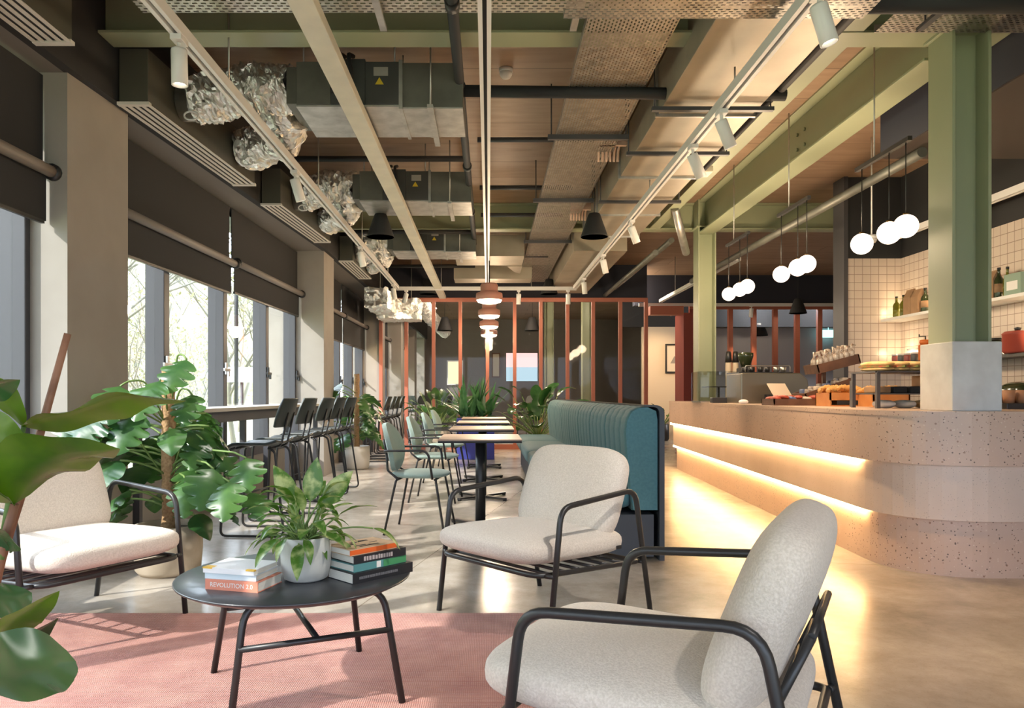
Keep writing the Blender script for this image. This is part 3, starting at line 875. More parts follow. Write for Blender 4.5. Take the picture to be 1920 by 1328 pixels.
def dining_chair(loc, rz, label):
    t = empty('dining_chair', loc, rz, label, 'chair', 'mint dining chairs with black tube arms')
    MB().superq(.235, .235, .032, 2.6, 2.3, TR((.0, 0, .462)), 40, 12).build('seat', M_mint, t)
    bk = MB()
    def f(u, v):
        a = 2 * PI * u
        r = v
        y = .215 * r * math.cos(a)
        z = .195 * r * math.sin(a)
        x = -.255 - z * .22 + 1.1 * y * y
        return (x, y, .675 + z)
    bk.grid(f, 32, 5)
    bk.build('backrest', M_mint, t, solid=.034, bevel=.01)
    fr = MB()
    for s in (-1, 1):
        fr.tube(fillet([(-.14, s * .2, .43), (-.235, s * .17, .5), (-.262, s * .10, .62), (-.285, s * .10, .74)], .05, 4), .0095, 8)
    fr.tube([(-.145, -.2, .432), (-.145, .2, .432)], .0095, 8); MB().tube([(.15, -.2, .432), (.15, .2, .432)], .0095, 8).build('seat_bar', M_black, t)
    fr.build('back_frame', M_black, t)
    for s in (-1, 1):
        ar = MB(); ar.tube(fillet([(-.262, s * .12, .64), (-.24, s * .262, .66), (.11, s * .268, .665), (.14, s * .245, .44)], .07, 6), .0095, 8)
        ar.build('arm', M_black, t)
        for (u0, u1) in ((.15, .235), (-.15, -.245)):
            rodframe([(u0, s * .14, .432), (u0 * 1.05, s * .205, .43), (u1, s * .25, 0)], .0095, .03, 8).build('leg', M_black, t)
    return t
cyl = [(-.545, 6.05), (-.545, 7.8), (-.545, 9.5), (-.55, 11.15)]
clab = ['nearest mint armchair at the front dining table', 'second mint armchair along the dining row', 'third mint armchair along the dining row', 'farthest mint armchair along the dining row']
d0 = dining_chair((*cyl[0], 0), -.12, clab[0])
for (x, y), lb in zip(cyl[1:], clab[1:]): dup(d0, (x, y, 0), -.1, lb)

# banquette
bq = empty('banquette', (0, 0, 0), 0, 'long teal velvet banquette with a tall channelled back beside the dining tables', 'banquette')
Y0, Y1 = 4.97, 11.6
shell = MB()
prof = fillet([(1.13, 0, 0), (1.13, 0, 1.02), (.90, 0, 1.02), (.90, 0, .6)], [.0, .12, .1, 0], 6)
po = [(p.x, p.z) for p in prof] 
out = [(1.165, 0)] + [(p.x + .035 if p.x > 1.0 else p.x, p.z + .012) for p in prof[1:]] 
def xz_prism(mb, poly, y0, y1, smooth=False):
    n = len(poly)
    vs = [(x, y0, z) for x, z in poly] + [(x, y1, z) for x, z in poly]
    mb.add(vs, [tuple(range(n)), tuple(range(2 * n - 1, n - 1, -1))])
    mb.add(vs, [(i, n + i, n + (i + 1) % n, (i + 1) % n) for i in range(n)], smooth)
capp = fillet([(1.165, 0, 0), (1.165, 0, 1.03), (1.03, 0, 1.03)], [0, .13, 0], 8) + fillet([(1.03, 0, 1.018), (1.132, 0, 1.018), (1.132, 0, 0)], [0, .11, 0], 8)
xz_prism(shell, [(p.x, p.z) for p in capp], Y0 - .03, Y1)
shell.build('back_shell', M_tealback, bq)
MB().box(.50, 1.10, Y0, Y1, .02, .30).build('plinth', M_tealback, bq)
st = MB()
segs = 4
for i in range(segs):
    a = Y0 + .02 + (Y1 - Y0 - .04) * i / segs; b = Y0 + .02 + (Y1 - Y0 - .04) * (i + 1) / segs
    M = TR(((.42 + .98) / 2, (a + b) / 2, .405))
    st.superq(.28, (b - a) / 2, .095, 9, 4.5, M, 48, 16)
st.build('seat_cushion', M_teal, bq)
bk = MB()
n = int((Y1 - Y0) / .22)
prof2 = [(.965, .33), (.945, .5), (.925, .7), (.915, .85), (.925, .93), (.955, .985), (1.0, 1.01), (1.06, 1.015), (1.115, .99), (1.125, .93), (1.125, .33)]
def bfn(u, v):
    y = Y0 + (Y1 - Y0) * v
    k = v * n; fr = k - math.floor(k)
    bulge = .010 * (1 - (2 * fr - 1) ** 4) - .002
    seam = -.010 if abs(k / 4 - round(k / 4)) < .02 else 0
    i = u * (len(prof2) - 1); j = min(int(i), len(prof2) - 2); q = i - j
    x = prof2[j][0] * (1 - q) + prof2[j + 1][0] * q; z = prof2[j][1] * (1 - q) + prof2[j + 1][1] * q
    cx, cz = 1.05, .7
    wgt = 1 if i < 7 else max(0, 1 - (i - 7))
    d = Vector((x - cx, 0, (z - cz) * .6)).normalized()
    return (x + d.x * (bulge + seam) * wgt, y, z + d.z * (bulge + seam) * wgt)
bk.grid(bfn, 30, n * 8)
nn = len(prof2)
bk.add([(x, Y0, z) for x, z in prof2], [tuple(range(nn))]); bk.add([(x, Y1, z) for x, z in prof2], [tuple(range(nn - 1, -1, -1))])
bk.build('back_cushion', M_teal, bq)

# ================================================================ WINDOW BAR AND STOOLS
ba = empty('bar_table', (0, 0, 0), 0, 'long narrow high bar table running along the window', 'bar table')
def barpoly(y0, y1, a, b): return [(xg(y0) + a, y0), (xg(y0) + b, y0), (xg(y1) + b, y1), (xg(y1) + a, y1)]
MB().prism(barpoly(5.3, 9.8, .1, .50), .955, .985).build('bar_top', mat('pale_bar_top', (.62, .57, .5), .3), ba, .004)
MB().prism(barpoly(5.35, 9.75, .44, .46), .86, .955).build('apron', M_char, ba)
for y in (5.5, 7.0, 8.4, 9.6):
    m = MB(); x = xg(y)
    m.box(x + .16, x + .21, y - .025, y + .025, .02, .955).box(x + .40, x + .45, y - .025, y + .025, .02, .955).box(x + .14, x + .46, y - .03, y + .03, 0, .02)
    m.build('leg', M_char, ba)
def bar_stool(loc, rz, label):
    t = empty('bar_stool', loc, rz, label, 'bar stool', 'dark bar stools along the window bar')
    def sf(u, v):
        x = -.2 + .42 * u; y = (-.5 + v) * .42 * (1 - .12 * u)
        z = .70 + .02 * (2 * v - 1) ** 2 - .05 * max(0, u - .8) / .2 * max(0, u - .8) / .2 * 5 * .2 + .025 * max(0, .2 - u) / .2
        return (x, y, z)
    MB().grid(sf, 14, 14).build('seat', M_stool, t, solid=.02, bevel=.005)
    bk = MB()
    def bfn2(u, v):
        y = (-.5 + u) * .39; z = .845 + .225 * v
        yc = y * (1 - .18 * max(0, v - .7) / .3 - .12 * max(0, .3 - v) / .3)
        return (-.205 - .34 * (z - .845) + 1.0 * y * y, yc, z)
    bk.grid(bfn2, 14, 8); bk.build('backrest', M_stool, t, solid=.02, bevel=.005)
    fr = MB()
    for s in (-1, 1):
        fr.tube(fillet([(-.14, s * .07, .685), (-.19, s * .07, .70), (-.248, s * .07, .96)], .04, 4), .009, 8)
    fr.build('back_support', M_black, t)
    for s in (-1, 1):
        rodframe([(.14, s * .16, .685), (.20, s * .19, .66), (.235, s * .22, .012), (-.265, s * .22, .012), (-.175, s * .17, .66), (-.12, s * .16, .685)], .010, .05, 8).build('side_frame', M_black, t)
    MB().tube([(.222, -.21, .25), (.222, .21, .25)], .009, 8).build('footrest', M_black, t)
    MB().tube([(-.13, -.16, .683), (-.13, .16, .683)], .009, 8).tube([(.13, -.16, .683), (.13, .16, .683)], .009, 8).build('seat_bar', M_black, t)
    return t
slab_ = ['nearest dark bar stool, beside the moss pole monstera', 'second bar stool along the window bar', 'third and middle bar stool along the window bar', 'fourth bar stool along the window bar', 'farthest bar stool of the row, next to the second pier']
s0 = None
for i, px in enumerate((465, 511, 553, 580, 605)):
    y = (5.95, 6.65, 7.4, 7.98, 8.6)[i]
    x = (px - VX) / FPX * y + .10
    if s0 is None: s0 = bar_stool((x, y, 0), PI - .06, slab_[i])
    else: dup(s0, (x, y, 0), PI - .06 - .03 * (i % 3), slab_[i])
# stools and bar of the next bay, and beyond the glazing
bb = empty('bar_table', (0, 0, 0), 0, 'far window bar table beyond the second pier', 'bar table')
MB().prism(barpoly(11.9, 14.6, .1, .50), .955, .985).build('bar_top', M_char, bb)
for y in (12.1, 14.3):
    x = xg(y); MB().box(x + .2, x + .4, y - .03, y + .03, 0, .955).build('leg', M_char, bb)
for i, y in enumerate((12.35, 12.95, 13.55, 14.15)):
    dup(s0, (xg(y) + .74, y, 0), PI + .1 * (i % 2), ['first', 'second', 'third', 'last'][i] + ' dark stool at the far window bar behind the white potted plant', 'dark stools at the far window bar')
for i, (x, y) in enumerate(((-1.75, 17.2), (-1.7, 18.2), (-1.0, 17.6), (-1.75, 19.4), (-1.2, 19.0), (-1.7, 20.6), (1.0, 18.2), (1.6, 19.3))):
    lbl = ['first', 'second', 'third', 'fourth', 'fifth', 'sixth'][i] + ' dark chair beyond the glass, by the windows' if i < 6 else ['dark chair beyond the glass right of the blue planter', 'dark chair far beyond the glass near the green column'][i - 6]
    dup(s0, (x, y, 0), i * .7, lbl, 'dark seats beyond the glass partition')
# ================================================================ CEILING SERVICES
# roller blinds
def blind(y0, y1, zt, zb, label, dx=.10, chain=False):
    t = empty('roller_blind', (0, 0, 0), 0, label, 'blind', 'black roller blinds on the windows')
    g0, g1 = xg(y0) + dx, xg(y1) + dx
    MB().tube([(g0 + .05, y0, zt), (g1 + .05, y1, zt)], .035, 14).build('roller_tube', M_tubegrey, t)
    MB().prism([(g0 + .005, y0 + .03), (g0 + .012, y0 + .03), (g1 + .012, y1 - .004), (g1 + .005, y1 - .004)], zb, zt).build('blind_cloth', M_blind, t)
    MB().prism([(g0 - .002, y0 + .03), (g0 + .018, y0 + .03), (g1 + .018, y1 - .03), (g1 - .002, y1 - .03)], zb - .02, zb).build('hem_bar', M_black, t)
    MB().prism([(g0 - .02, y0 + .02), (g0 - .01, y0 + .02), (g1 - .01, y1), (g1 - .02, y1)], zt - .02, 3.0).build('upper_panel', M_blind, t)
    for y in (y0, y1): MB().lathe([(.0, -.02), (.05, -.02), (.05, .02), (0, .02)], seg=14, M=TR((xg(y) + dx + .05, y, zt)) @ Matrix.Rotation(PI / 2, 4, 'X')).build('bracket', M_black, t)
    if chain:
        y = y1 + .06; x = xg(y) + .16
        MB().tube([(x, y, zt), (x + .01, y, 1.35), (x + .03, y, 1.30), (x + .055, y, 1.35), (x + .065, y, zt)], .003, 4).build('pull_chain', M_steel, t)
    return t
blind(-2.3, 4.44, 2.42, 2.13, 'black blind at the left edge, ahead of the first pier', .16, True)
blind(5.14, 7.55, 2.42, 2.13, 'longest black blind, nearer half of the big window')
blind(7.60, 9.96, 2.44, 2.15, 'black blind over the further half of the big window')
blind(10.62, 12.8, 2.45, 2.0, 'black blind on the far window behind the potted monstera')
blind(12.85, 15.03, 2.45, 2.0, 'black blind on the far window beside the partition')
blind(15.72, 18.55, 2.45, 1.75, 'black blind beyond the glass partition')
blind(19.25, 21.95, 2.45, 1.75, 'black blind furthest beyond the partition')

# air supply: plenum box with slot grille, two foil ducts, fan coil unit
def crinkle(mb, amp, sc, seed):
    for i, p in enumerate(mb.v):
        q = Vector(p) * sc + Vector((seed * 3.1, seed, 0))
        mb.v[i] = p + Vector((noise.noise(q), noise.noise(q + Vector((9, 0, 0))), noise.noise(q + Vector((0, 9, 0))))) * amp
def foil(pts, r, label, seed):
    m = MB(); P = fillet(pts, .25, 10)
    # resample evenly
    Q = [P[0]]
    for a, b in zip(P, P[1:]):
        k = max(1, int((b - a).length / .013))
        for i in range(1, k + 1): Q.append(a.lerp(b, i / k))
    R = [r * (1 + .05 * math.sin(i * 1.9) + .07 * noise.noise(Vector((i * .15, seed, 0)))) for i in range(len(Q))]
    m.tube(Q, R, 44)
    m.sm = [False] * len(m.sm)
    crinkle(m, .03, 9, seed); crinkle(m, .016, 24, seed + 5); crinkle(m, .012, 55, seed + 8)
    return tag(m.build('foil_duct', M_foil), label, 'duct', 'crinkled foil air ducts')
nm = ['nearest', 'second', 'third', 'fourth']
V0 = [(2.1, 4.06), (4.9, 6.80), (7.50, 9.35), (10.7, 12.3)]
for i, (y0, y1) in enumerate(V0):
    x = xf((y0 + y1) / 2)
    t = empty('air_plenum', (0, 0, 0), 0, nm[i] + ' olive grey air plenum box with a white slot grille underneath', 'air vent', 'slot air vents beside the black fascia')
    a0, a1 = xf(y0) + .06, xf(y1) + .06
    W_ = .19
    MB().prism([(a0, y0), (a0 + W_, y0), (a1 + W_, y1), (a1, y1)], 3.02, 3.37).build('plenum_box', M_plenum, t, .004)
    g = MB()
    g.prism([(a0 - .01, y0 - .01), (a0 + W_ + .01, y0 - .01), (a0 + W_ + .01, y0 + .03), (a0 - .01, y0 + .03)], 3.0, 3.02)
    g.prism([(a1 - .01, y1 - .03), (a1 + W_ + .01, y1 - .03), (a1 + W_ + .01, y1 + .01), (a1 - .01, y1 + .01)], 3.0, 3.02)
    for k in range(5):
        o = -.010 + k * .0465
        g.prism([(a0 + o, y0 + .03), (a0 + o + .024, y0 + .03), (a1 + o + .024, y1 - .03), (a1 + o, y1 - .03)], 3.004, 3.009)
    g.build('slot_grille', mat('warm_white_grille', (.72, .68, .62), .45), t)
    MB().prism([(a0 + .002, y0 + .01), (a0 + W_ - .002, y0 + .01), (a1 + W_ - .002, y1 - .01), (a1 + .002, y1 - .01)], 3.012, 3.0195).build('slot_void', M_blackm, t)
    for q in ((.25, .8) if i else (.2, .75)):
        sp = MB()
        yy = y0 + (y1 - y0) * q; xx = a0 + (a1 - a0) * q + W_
        sp.lathe([(.13, 0), (.13, .1), (.138, .1), (.138, .115), (.13, .115)], seg=24, M=TR((xx, yy, 3.2)) @ Matrix.Rotation(PI / 2, 4, 'Y'))
        sp.build('duct_spigot', M_galv, t)
        MB().tube([(xx + .12 + .05 * math.cos(a_), yy - .13, 3.06 + .03 * math.sin(a_)) for a_ in [k * PI / 8 for k in range(16)]], .007, 6, True).build('damper_ring', M_white, t)
UY = [2.55, 5.2, 7.75, 10.45]
ul = ['galvanised fan coil unit nearest the viewer above the tracks', 'grey fan coil unit with yellow warning labels behind the first green beam', 'fan coil unit in the middle of the ceiling', 'fan coil unit behind the second green beam']
M_label = mat('grey_label', (.35, .33, .31), .6); M_warn = mat('warning_yellow', (.75, .55, .04), .5)
for i, y in enumerate(UY):
    t = empty('fan_coil_unit', (0, y, 0), 0, ul[i], 'fan coil unit', 'fan coil units hung under the ceiling')
    MB().box(-1.34, -1.1, 0.0, .62, 3.12, 3.42).box(-1.42, -1.34, .04, .58, 3.14, 3.40).build('filter_box', M_galvdark, t, .004)
    MB().box(-1.10, -.86, 0, .62, 3.12, 3.44).build('motor_casing', M_unit, t, .004)
    MB().box(-.86, -.62, 0, .62, 3.12, 3.42).build('control_casing', M_unit, t, .004)
    MB().box(-.62, -.18, .02, .60, 3.11, 3.42).build('return_duct', M_galvdark, t, .003)
    MB().box(-.62, -.18, .02, .60, 3.10, 3.11).build('lit_base_panel', M_galv, t)  # underside sheet in brighter metal, floor bounce put into its colour
    MB().box(-1.34, -.62, 0.0, .62, 3.105, 3.118).build('lit_drip_tray', M_galv, t)  # brighter than the casings above, standing in for light off the floor
    MB().box(-.625, -.6, -.005, .625, 3.09, 3.43).build('flange', M_galv, t)
    for x in (-1.0, -.76):
        MB().prism([(x - .03, 3.26), (x + .03, 3.26), (x, 3.31)], -.001, .003, Matrix.Rotation(PI / 2, 4, 'X')).build('warning_label', M_warn, t)
    MB().box(-.80, -.70, -.004, 0, 3.32, 3.38).build('rating_plate', M_label, t)
    for k in range(3):
        x = -1.08 + k * .06
        MB().tube(fillet([(x, -.01, 3.2), (x + .02, -.07, 3.3), (x - .01, -.05, 3.45), (x, .1, 3.5)], .08, 5), .016, 6).build('hose', M_blackm, t)
    for x in (-1.3, -.66, -.22):
        for yy in (.05, .57): MB().tube([(x, yy, 3.42), (x, yy, SLAB)], .006, 6).build('hanger_rod', M_galv, t)
    x0, y0 = xf(y) + .38, V0[i][0]
    ya = V0[i][0] + (V0[i][1] - V0[i][0]) * (.25 if i else .2); yb = V0[i][0] + (V0[i][1] - V0[i][0]) * (.8 if i else .75)
    foil([(-1.42, y + .2, 3.30), (-1.7, y + .2, 3.32), (xf(ya) + .33, ya, 3.2)], .165, nm[i] + ' crinkled foil duct, straight run to its plenum box', i + 1)
    foil([(-1.42, y + .42, 3.26), (-1.62, y + .5, 3.3), (-1.66, yb - .25, 3.25), (xf(yb) + .33, yb, 3.2)], .165, nm[i] + ' crinkled foil duct, bent run sagging towards the window', i + 11)
# boxy foil wrapped duct against the far windows and partition corner
wdp = empty('wrapped_duct', (0, 0, 0), 0, 'foil wrapped square duct by the partition corner', 'duct')
fw = MB()
def patch(x0, x1, y0, y1, z0, z1):
    c = Vector(((x0 + x1) / 2, (y0 + y1) / 2, (z0 + z1) / 2))
    h = Vector(((x1 - x0) / 2, (y1 - y0) / 2, (z1 - z0) / 2))
    for ax in range(3):
        for sg_ in (-1, 1):
            def fn(u, v):
                p = Vector((0, 0, 0)); p[ax] = sg_ * h[ax]; p[(ax + 1) % 3] = (2 * u - 1) * h[(ax + 1) % 3] * sg_; p[(ax + 2) % 3] = (2 * v - 1) * h[(ax + 2) % 3]
                return c + p
            fw.grid(fn, max(3, int(h[(ax + 1) % 3] / .018)), max(3, int(h[(ax + 2) % 3] / .018)), None, False)
patch(-2.12, -1.74, 12.8, 14.75, 2.60, 2.93); patch(-2.1, -1.32, 14.15, 14.85, 2.54, 2.92)
crinkle(fw, .03, 9, 3); crinkle(fw, .02, 25, 4)
fw.build('foil_wrap', M_foil, wdp)
for x, y in ((-1.93, 13.3), (-1.5, 14.5)): MB().tube([(x, y, 2.88), (x, y, SLAB)], .008, 6).build('hanger_rod', M_galv, wdp)
foil([(-1.5, 15.6, 3.2), (-1.55, 19, 3.15), (-1.4, 24, 3.1)], .17, 'long foil duct seen through the glass partition', 31)

# white lighting tracks with spot heads
M_track = mat('track_white', (.78, .76, .75), .4)
def track(axis, c, a0, a1, z, label, top=None):
    t = empty('light_track', (0, 0, 0), 0, label, 'light track', 'white ceiling light tracks')
    m = MB(); g = MB()
    if axis == 'y':
        m.box(c - .034, c - .011, a0, a1, z, z + .05).box(c + .011, c + .034, a0, a1, z, z + .05).box(c - .034, c + .034, a0, a1, z + .05, z + .062); g.box(c - .011, c + .011, a0, a1, z + .03, z + .05)
    else:
        m.box(a0, a1, c - .034, c - .011, z, z + .05).box(a0, a1, c + .011, c + .034, z, z + .05).box(a0, a1, c - .034, c + .034, z + .05, z + .062); g.box(a0, a1, c - .011, c + .011, z + .03, z + .05)
    m.build('track_profile', M_track, t); g.build('track_groove', M_blackm, t)
    r = MB()
    L = a1 - a0; k = max(2, int(L / 2.2))
    for i in range(k):
        q = a0 + L * (i + .5) / k
        p = (c, q) if axis == 'y' else (q, c)
        MB().tube([(p[0], p[1], z + .06), (p[0], p[1], top or SLAB)], .006, 6).build('hanger_rod', M_galv, t)
    return t
ZT = 3.0
track('y', -1.645, -1.5, 13.45, ZT, 'left white light track above the coffee table')
track('y', -.02, -1.5, 13.45, ZT, 'middle white light track running to the pink pendants')
track('y', 1.56, -1.5, 13.45, ZT, 'right white light track beside the wide duct', 3.175)
track('x', 13.6, -1.68, 1.6, ZT, 'white cross track in front of the glazed partition')
track('y', 3.55, 10.6, 15.4, ZT, 'slim white track beyond the far green column')
track('x', 15.9, 3.2, 9.2, ZT - .02, 'white cross track in front of the far red glazing')
track('y', 4.62, 3.0, 8.6, 2.86, 'white track beside the tiled bar wall')
def spot_head(x, y, label, aim, energy, z=ZT, color=(1.0, .70, .42), L=.17, size=1.15):
    t = empty('spot_head', (x, y, z), 0, label, 'track spotlight', 'white track spotlights')
    MB().box(-.03, .03, -.05, .05, -.03, .0).tube([(0, 0, -.03), (0, 0, -.07)], .012, 8).build('adapter', M_track, t, .003)
    d = (Vector(aim) - Vector((x, y, z - .1))).normalized()
    q = d.to_track_quat('Z', 'Y').to_matrix().to_4x4()
    M = Matrix.Translation((0, 0, -.085)) @ q
    MB().lathe([(.0, -.02), (.040, -.02), (.042, -.01), (.042, L), (.036, L), (.034, L - .02)], seg=22, M=M).build('barrel', M_white, t)
    MB().lathe([(0, L - .018), (.034, L - .018)], seg=20, M=M).build('lens', M_spotglow, t)
    if energy:
        p = Vector((x, y, z - .085)) + d * (L + .02)
        lamp('SPOT', 'spot_lamp', p, energy, color, aim, spot_size=size, spot_blend=.7, shadow_soft_size=.04)
    return t
spot_head(-1.645, 3.97, 'white spotlight hanging from the left track near the first green beam', (-1.60, 3.99, 0), 40, color=(1, .93, .86))
spot_head(-1.645, 6.35, 'tilted spotlight on the left track above the foil ducts', (-.9, 7.0, 0), 170, color=(1, .93, .86))
spot_head(-1.645, 9.6, 'third spotlight along the left track', (-1.1, 9.9, 0), 140, color=(1, .93, .86))
spot_head(-1.645, 12.9, 'far spotlight at the end of the left track', (-1.2, 13.2, 0), 120)
spot_head(1.56, 3.52, 'largest white spotlight at the top right on the right track', (2.3, 3.3, 0), 95, color=(1, .6, .28))
spot_head(1.56, 5.0, 'second spotlight along the right track, tilted right', (2.6, 5.2, .5), 70)
spot_head(1.56, 5.7, 'third spotlight along the right track, tilted right', (2.7, 6.1, .5), 70)
spot_head(1.56, 8.15, 'fourth spotlight on the right track above the banquette', (2.6, 8.6, .4), 80)
spot_head(1.56, 10.15, 'fifth spotlight on the right track', (2.2, 10.6, .2), 100)
spot_head(1.56, 12.2, 'sixth spotlight near the end of the right track', (1.9, 12.8, 0), 90)
spot_head(-1.5, 13.6, 'spotlight on the cross track at the left end', (-2.1, 14.9, 1.5), 50)
spot_head(.55, 13.6, 'spotlight on the cross track right of the pink pendants', (.5, 13.8, 0), 50)
spot_head(1.45, 13.6, 'spotlight on the cross track at the right end', (1.5, 13.8, 0), 50)
spot_head(3.9, 15.9, 'spotlight above the red door opening', (4.1, 18.1, 1.4), 120)
spot_head(5.6, 15.9, 'spotlight in front of the far red glazing', (5.4, 16.2, 0), 60)
spot_head(4.62, 7.6, 'white spotlight between the globe lamps and the tiled wall', (4.9, 8.4, 1.4), 14, 2.86)
spot_head(4.62, 5.9, 'white spotlight beside the near green column', (4.96, 6.0, 1.6), 14, 2.86)
for y in (.6, 2.2):  # unseen track heads, added to brighten the far armchair and coffee table
    spot_head(1.56, y, ('added fill spotlight out of view over the viewer' if y < 1 else 'added fill spotlight over the nearest armchair, out of view'), ((.1, 3.5, .4) if y > 1 else (-.4, 2.6, .3)), 95 if y > 1 else 35, color=(1, .94, .88))

# trunking, pipes, trays, ducts
tag(MB().box(-.985, -.855, -1.5, 15.0, 3.02, 3.085).build('cable_trunking', M_galv and mat('cream_trunking', (.66, .62, .52), .5, .1, col2=(.58, .55, .47), scale=5), None, .004), 'long cream cable trunking running down the ceiling', 'trunking')
pipe = empty('black_pipe', (0, 0, 0), 0, 'long black pipe running down the middle of the ceiling', 'pipe')
pm = MB(); pm.tube([(-.205, -1.5, 3.3), (-.205, 10.9, 3.3)], .034, 12); pm.build('pipe_run', M_blackm, pipe)
for y in (4.2, 5.36, 7.2, 9.0): MB().tube([(-.205, y - .04, 3.3), (-.205, y + .04, 3.3)], .043, 12).build('coupling', M_black, pipe)
tag(MB().tube(fillet([(-.2, 5.36, 3.28), (2.13, 5.36, 3.25)], .1), .042, 12).build('black_pipe', M_blackm), 'black pipe crossing the ceiling in front of the cable tray', 'pipe')
tag(MB().tube([(2.08, 1.5, 3.28), (2.08, 5.3, 3.28)], .036, 12).tube([(2.08, 5.3, 3.28), (2.08, 7.4, 3.28)], .024, 10).build('black_pipe', M_blackm), 'black insulated pipe beside the wide duct at the upper right', 'pipe')
tag(MB().tube([(1.86, 4.1, 3.25), (3.27, 4.1, 3.25)], .055, 14).build('black_pipe', M_blackm), 'thick black pipe across the top right corner', 'pipe')
for y, lb, x0 in ((5.0, 'thin black pipe behind the first fan coil unit', -2.0), (5.95, 'black pipe just behind the middle fan coil unit', -2.0), (7.6, 'black pipe crossing above the second foil duct', -2.0), (10.1, 'black pipe under the second green beam', -1.9), (11.2, 'black pipe far back in the ceiling', -1.8), (12.8, 'black pipe crossing near the partition', -1.8)):
    z = 3.50 if y < 9 else 3.3
    tag(MB().tube([(x0, y, z), (-.23, y, z)], .03, 10).build('black_pipe', M_blackm), lb, 'pipe')
for y, z, lb in ((6.7, 3.38, 'twin conduit crossing behind the smoke detector'), (8.4, 3.42, 'thin conduit crossing the plywood ceiling'), (9.6, 3.4, 'thin conduit before the second green beam'), (11.9, 3.3, 'thin conduit far back over the tables')):
    tag(MB().tube([(-.1, y, z), (.95, y, z)], .018, 8).tube([(-.1, y + .07, z + .04), (.95, y + .07, z + .04)], .014, 8).build('conduit', M_char), lb, 'conduit')
def tray(axis, c, a0, a1, z, w, label, m):
    t = empty('cable_tray', (0, 0, 0), 0, label, 'cable tray', 'perforated cable trays')
    b = MB(); rl = MB(); h = w / 2
    # the sheet is built with its length along local x so that the slots follow the tray
    L = a1 - a0
    b.add([(0, -h, 0), (L, -h, 0), (L, h, 0), (0, h, 0)], [(3, 2, 1, 0)])
    sh = b.build('tray_sheet', m, t)
    for s in (-1, 1): rl.box(0, L, s * h - .002, s * h + .002, 0, .05)
    r = rl.build('tray_rim', M_galv, t)
    for o in (sh, r):
        if axis == 'y': o.location = (c, a0, z); o.rotation_euler = (0, 0, PI / 2)
        else: o.location = (a0, c, z)
    return t
ty = tray('y', .85, 2.0, 14.6, 3.30, .54, 'wide perforated cable tray running down the ceiling', M_tray)
for y in (6.3, 8.35, 10.6):
    hg = MB()
    hg.box(.50, 1.18, y - .02, y + .02, 3.25, 3.29)
    for x in (.53, 1.16): hg.tube([(x, y, 3.25), (x, y, SLAB)], .006, 6)
    hg.build('tray_hanger', M_char, ty)
tr2 = tray('x', 4.12, -2.0, .55, 3.31, .40, 'slotted tray crossing at the top left and centre', M_tray_x)
tr3 = tray('x', 3.76, .4, 2.0, 3.11, .46, 'slotted tray crossing below the wide duct at the top right', M_tray)
tr4 = tray('x', 4.42, 2.36, 3.27, 3.315, .3, 'slotted tray above the near green column', M_tray)
for x, lb in ((-.62, 'slotted hanger channel at top centre left'), (.50, 'slotted hanger channel left of the cable tray'), (2.55, 'dark hanger channel at the top right')):
    m = MB().box(x - .02, x + .02, 3.85, 4.42, 3.25, 3.27).tube([(x, 4.36, 3.27), (x, 4.36, SLAB)], .006, 6)
    tag(m.build('hanger_channel', M_galv if x < 1 else M_char), lb, 'hanger')
for y, lb in ((5.35, 'hanger channel under the second fan coil unit'), (7.9, 'hanger channel under the third fan coil unit'), (10.55, 'hanger channel under the far fan coil unit')):
    m = MB().box(-.42, -.38, y - .25, y + .55, 3.06, 3.085).tube([(-.4, y - .2, 3.06), (-.4, y - .2, SLAB)], .006, 6)
    tag(m.build('hanger_channel', M_galv), lb, 'hanger')
# wide rectangular duct
du = empty('air_duct', (0, 0, 0), 0, 'wide galvanised air duct running beside the right light track', 'duct')
ys = [1.0, 2.5, 4.0, 5.6, 7.2, 8.7, 9.9]
for a, b in zip(ys, ys[1:]):
    MB().box(1.27, 1.98, a + .012, b - .012, 3.20, 3.56).build('duct_section', M_galvduct, du, .004)
for y in ys: MB().box(1.25, 2.0, y - .012, y + .012, 3.18, 3.58).build('flange', M_galv, du)
for y in (3.3, 5.4, 6.4, 8.0):
    hr = MB(); hr.box(1.18, 2.06, y - .02, y + .02, 3.15, 3.178)
    for x in (1.2, 2.04): hr.tube([(x, y, 3.16), (x, y, SLAB)], .006, 6)
    hr.build('duct_hanger', M_char, du)
tag(MB().box(1.20, 1.95, 10.5, 14.9, 3.12, 3.5).build('air_duct', M_galvduct, None, .004), 'further length of galvanised duct behind the second green beam', 'duct')
cr = MB().box(-.5, .53, 11.0, 11.8, 3.14, 3.45).prism([(.30, 11.8), (.53, 11.8), (.53, 12.5), (.42, 12.3)], 3.12, 3.47)
tag(cr.build('air_duct', M_galvduct, None, .004), 'galvanised cross duct over the far dining tables', 'duct')
tag(MB().box(-.6, .75, 12.9, 13.4, 3.1, 3.35).build('air_duct', M_galvduct, None, .004), 'flat galvanised duct above the white cross track', 'duct')
tag(MB().tube([(3.4, 5.85, 3.0), (3.4, 12.5, 3.0)], .042, 14).build('steel_pipe', M_galvdark), 'long galvanised pipe under the navy downstand', 'pipe')
for x, z, lb in ((2.55, 3.25, 'upper galvanised conduit right of the cable duct end'), (2.35, 3.1, 'lower galvanised conduit near the partition')):
    tag(MB().tube([(x, 10.4 if z > 3.2 else 10.5, z), (x, 15.09, z)], .04, 12).build('steel_pipe', M_galvdark), lb, 'pipe')
tag(MB().tube([(2.27, 9.1, 3.37), (2.62, 9.9, 2.98)], .05, 14).build('steel_pipe', M_galv), 'short slanting galvanised tube left of the far column', 'pipe')
cbx = MB().box(2.05, 2.2, 7.3, 7.5, 3.28, 3.34)
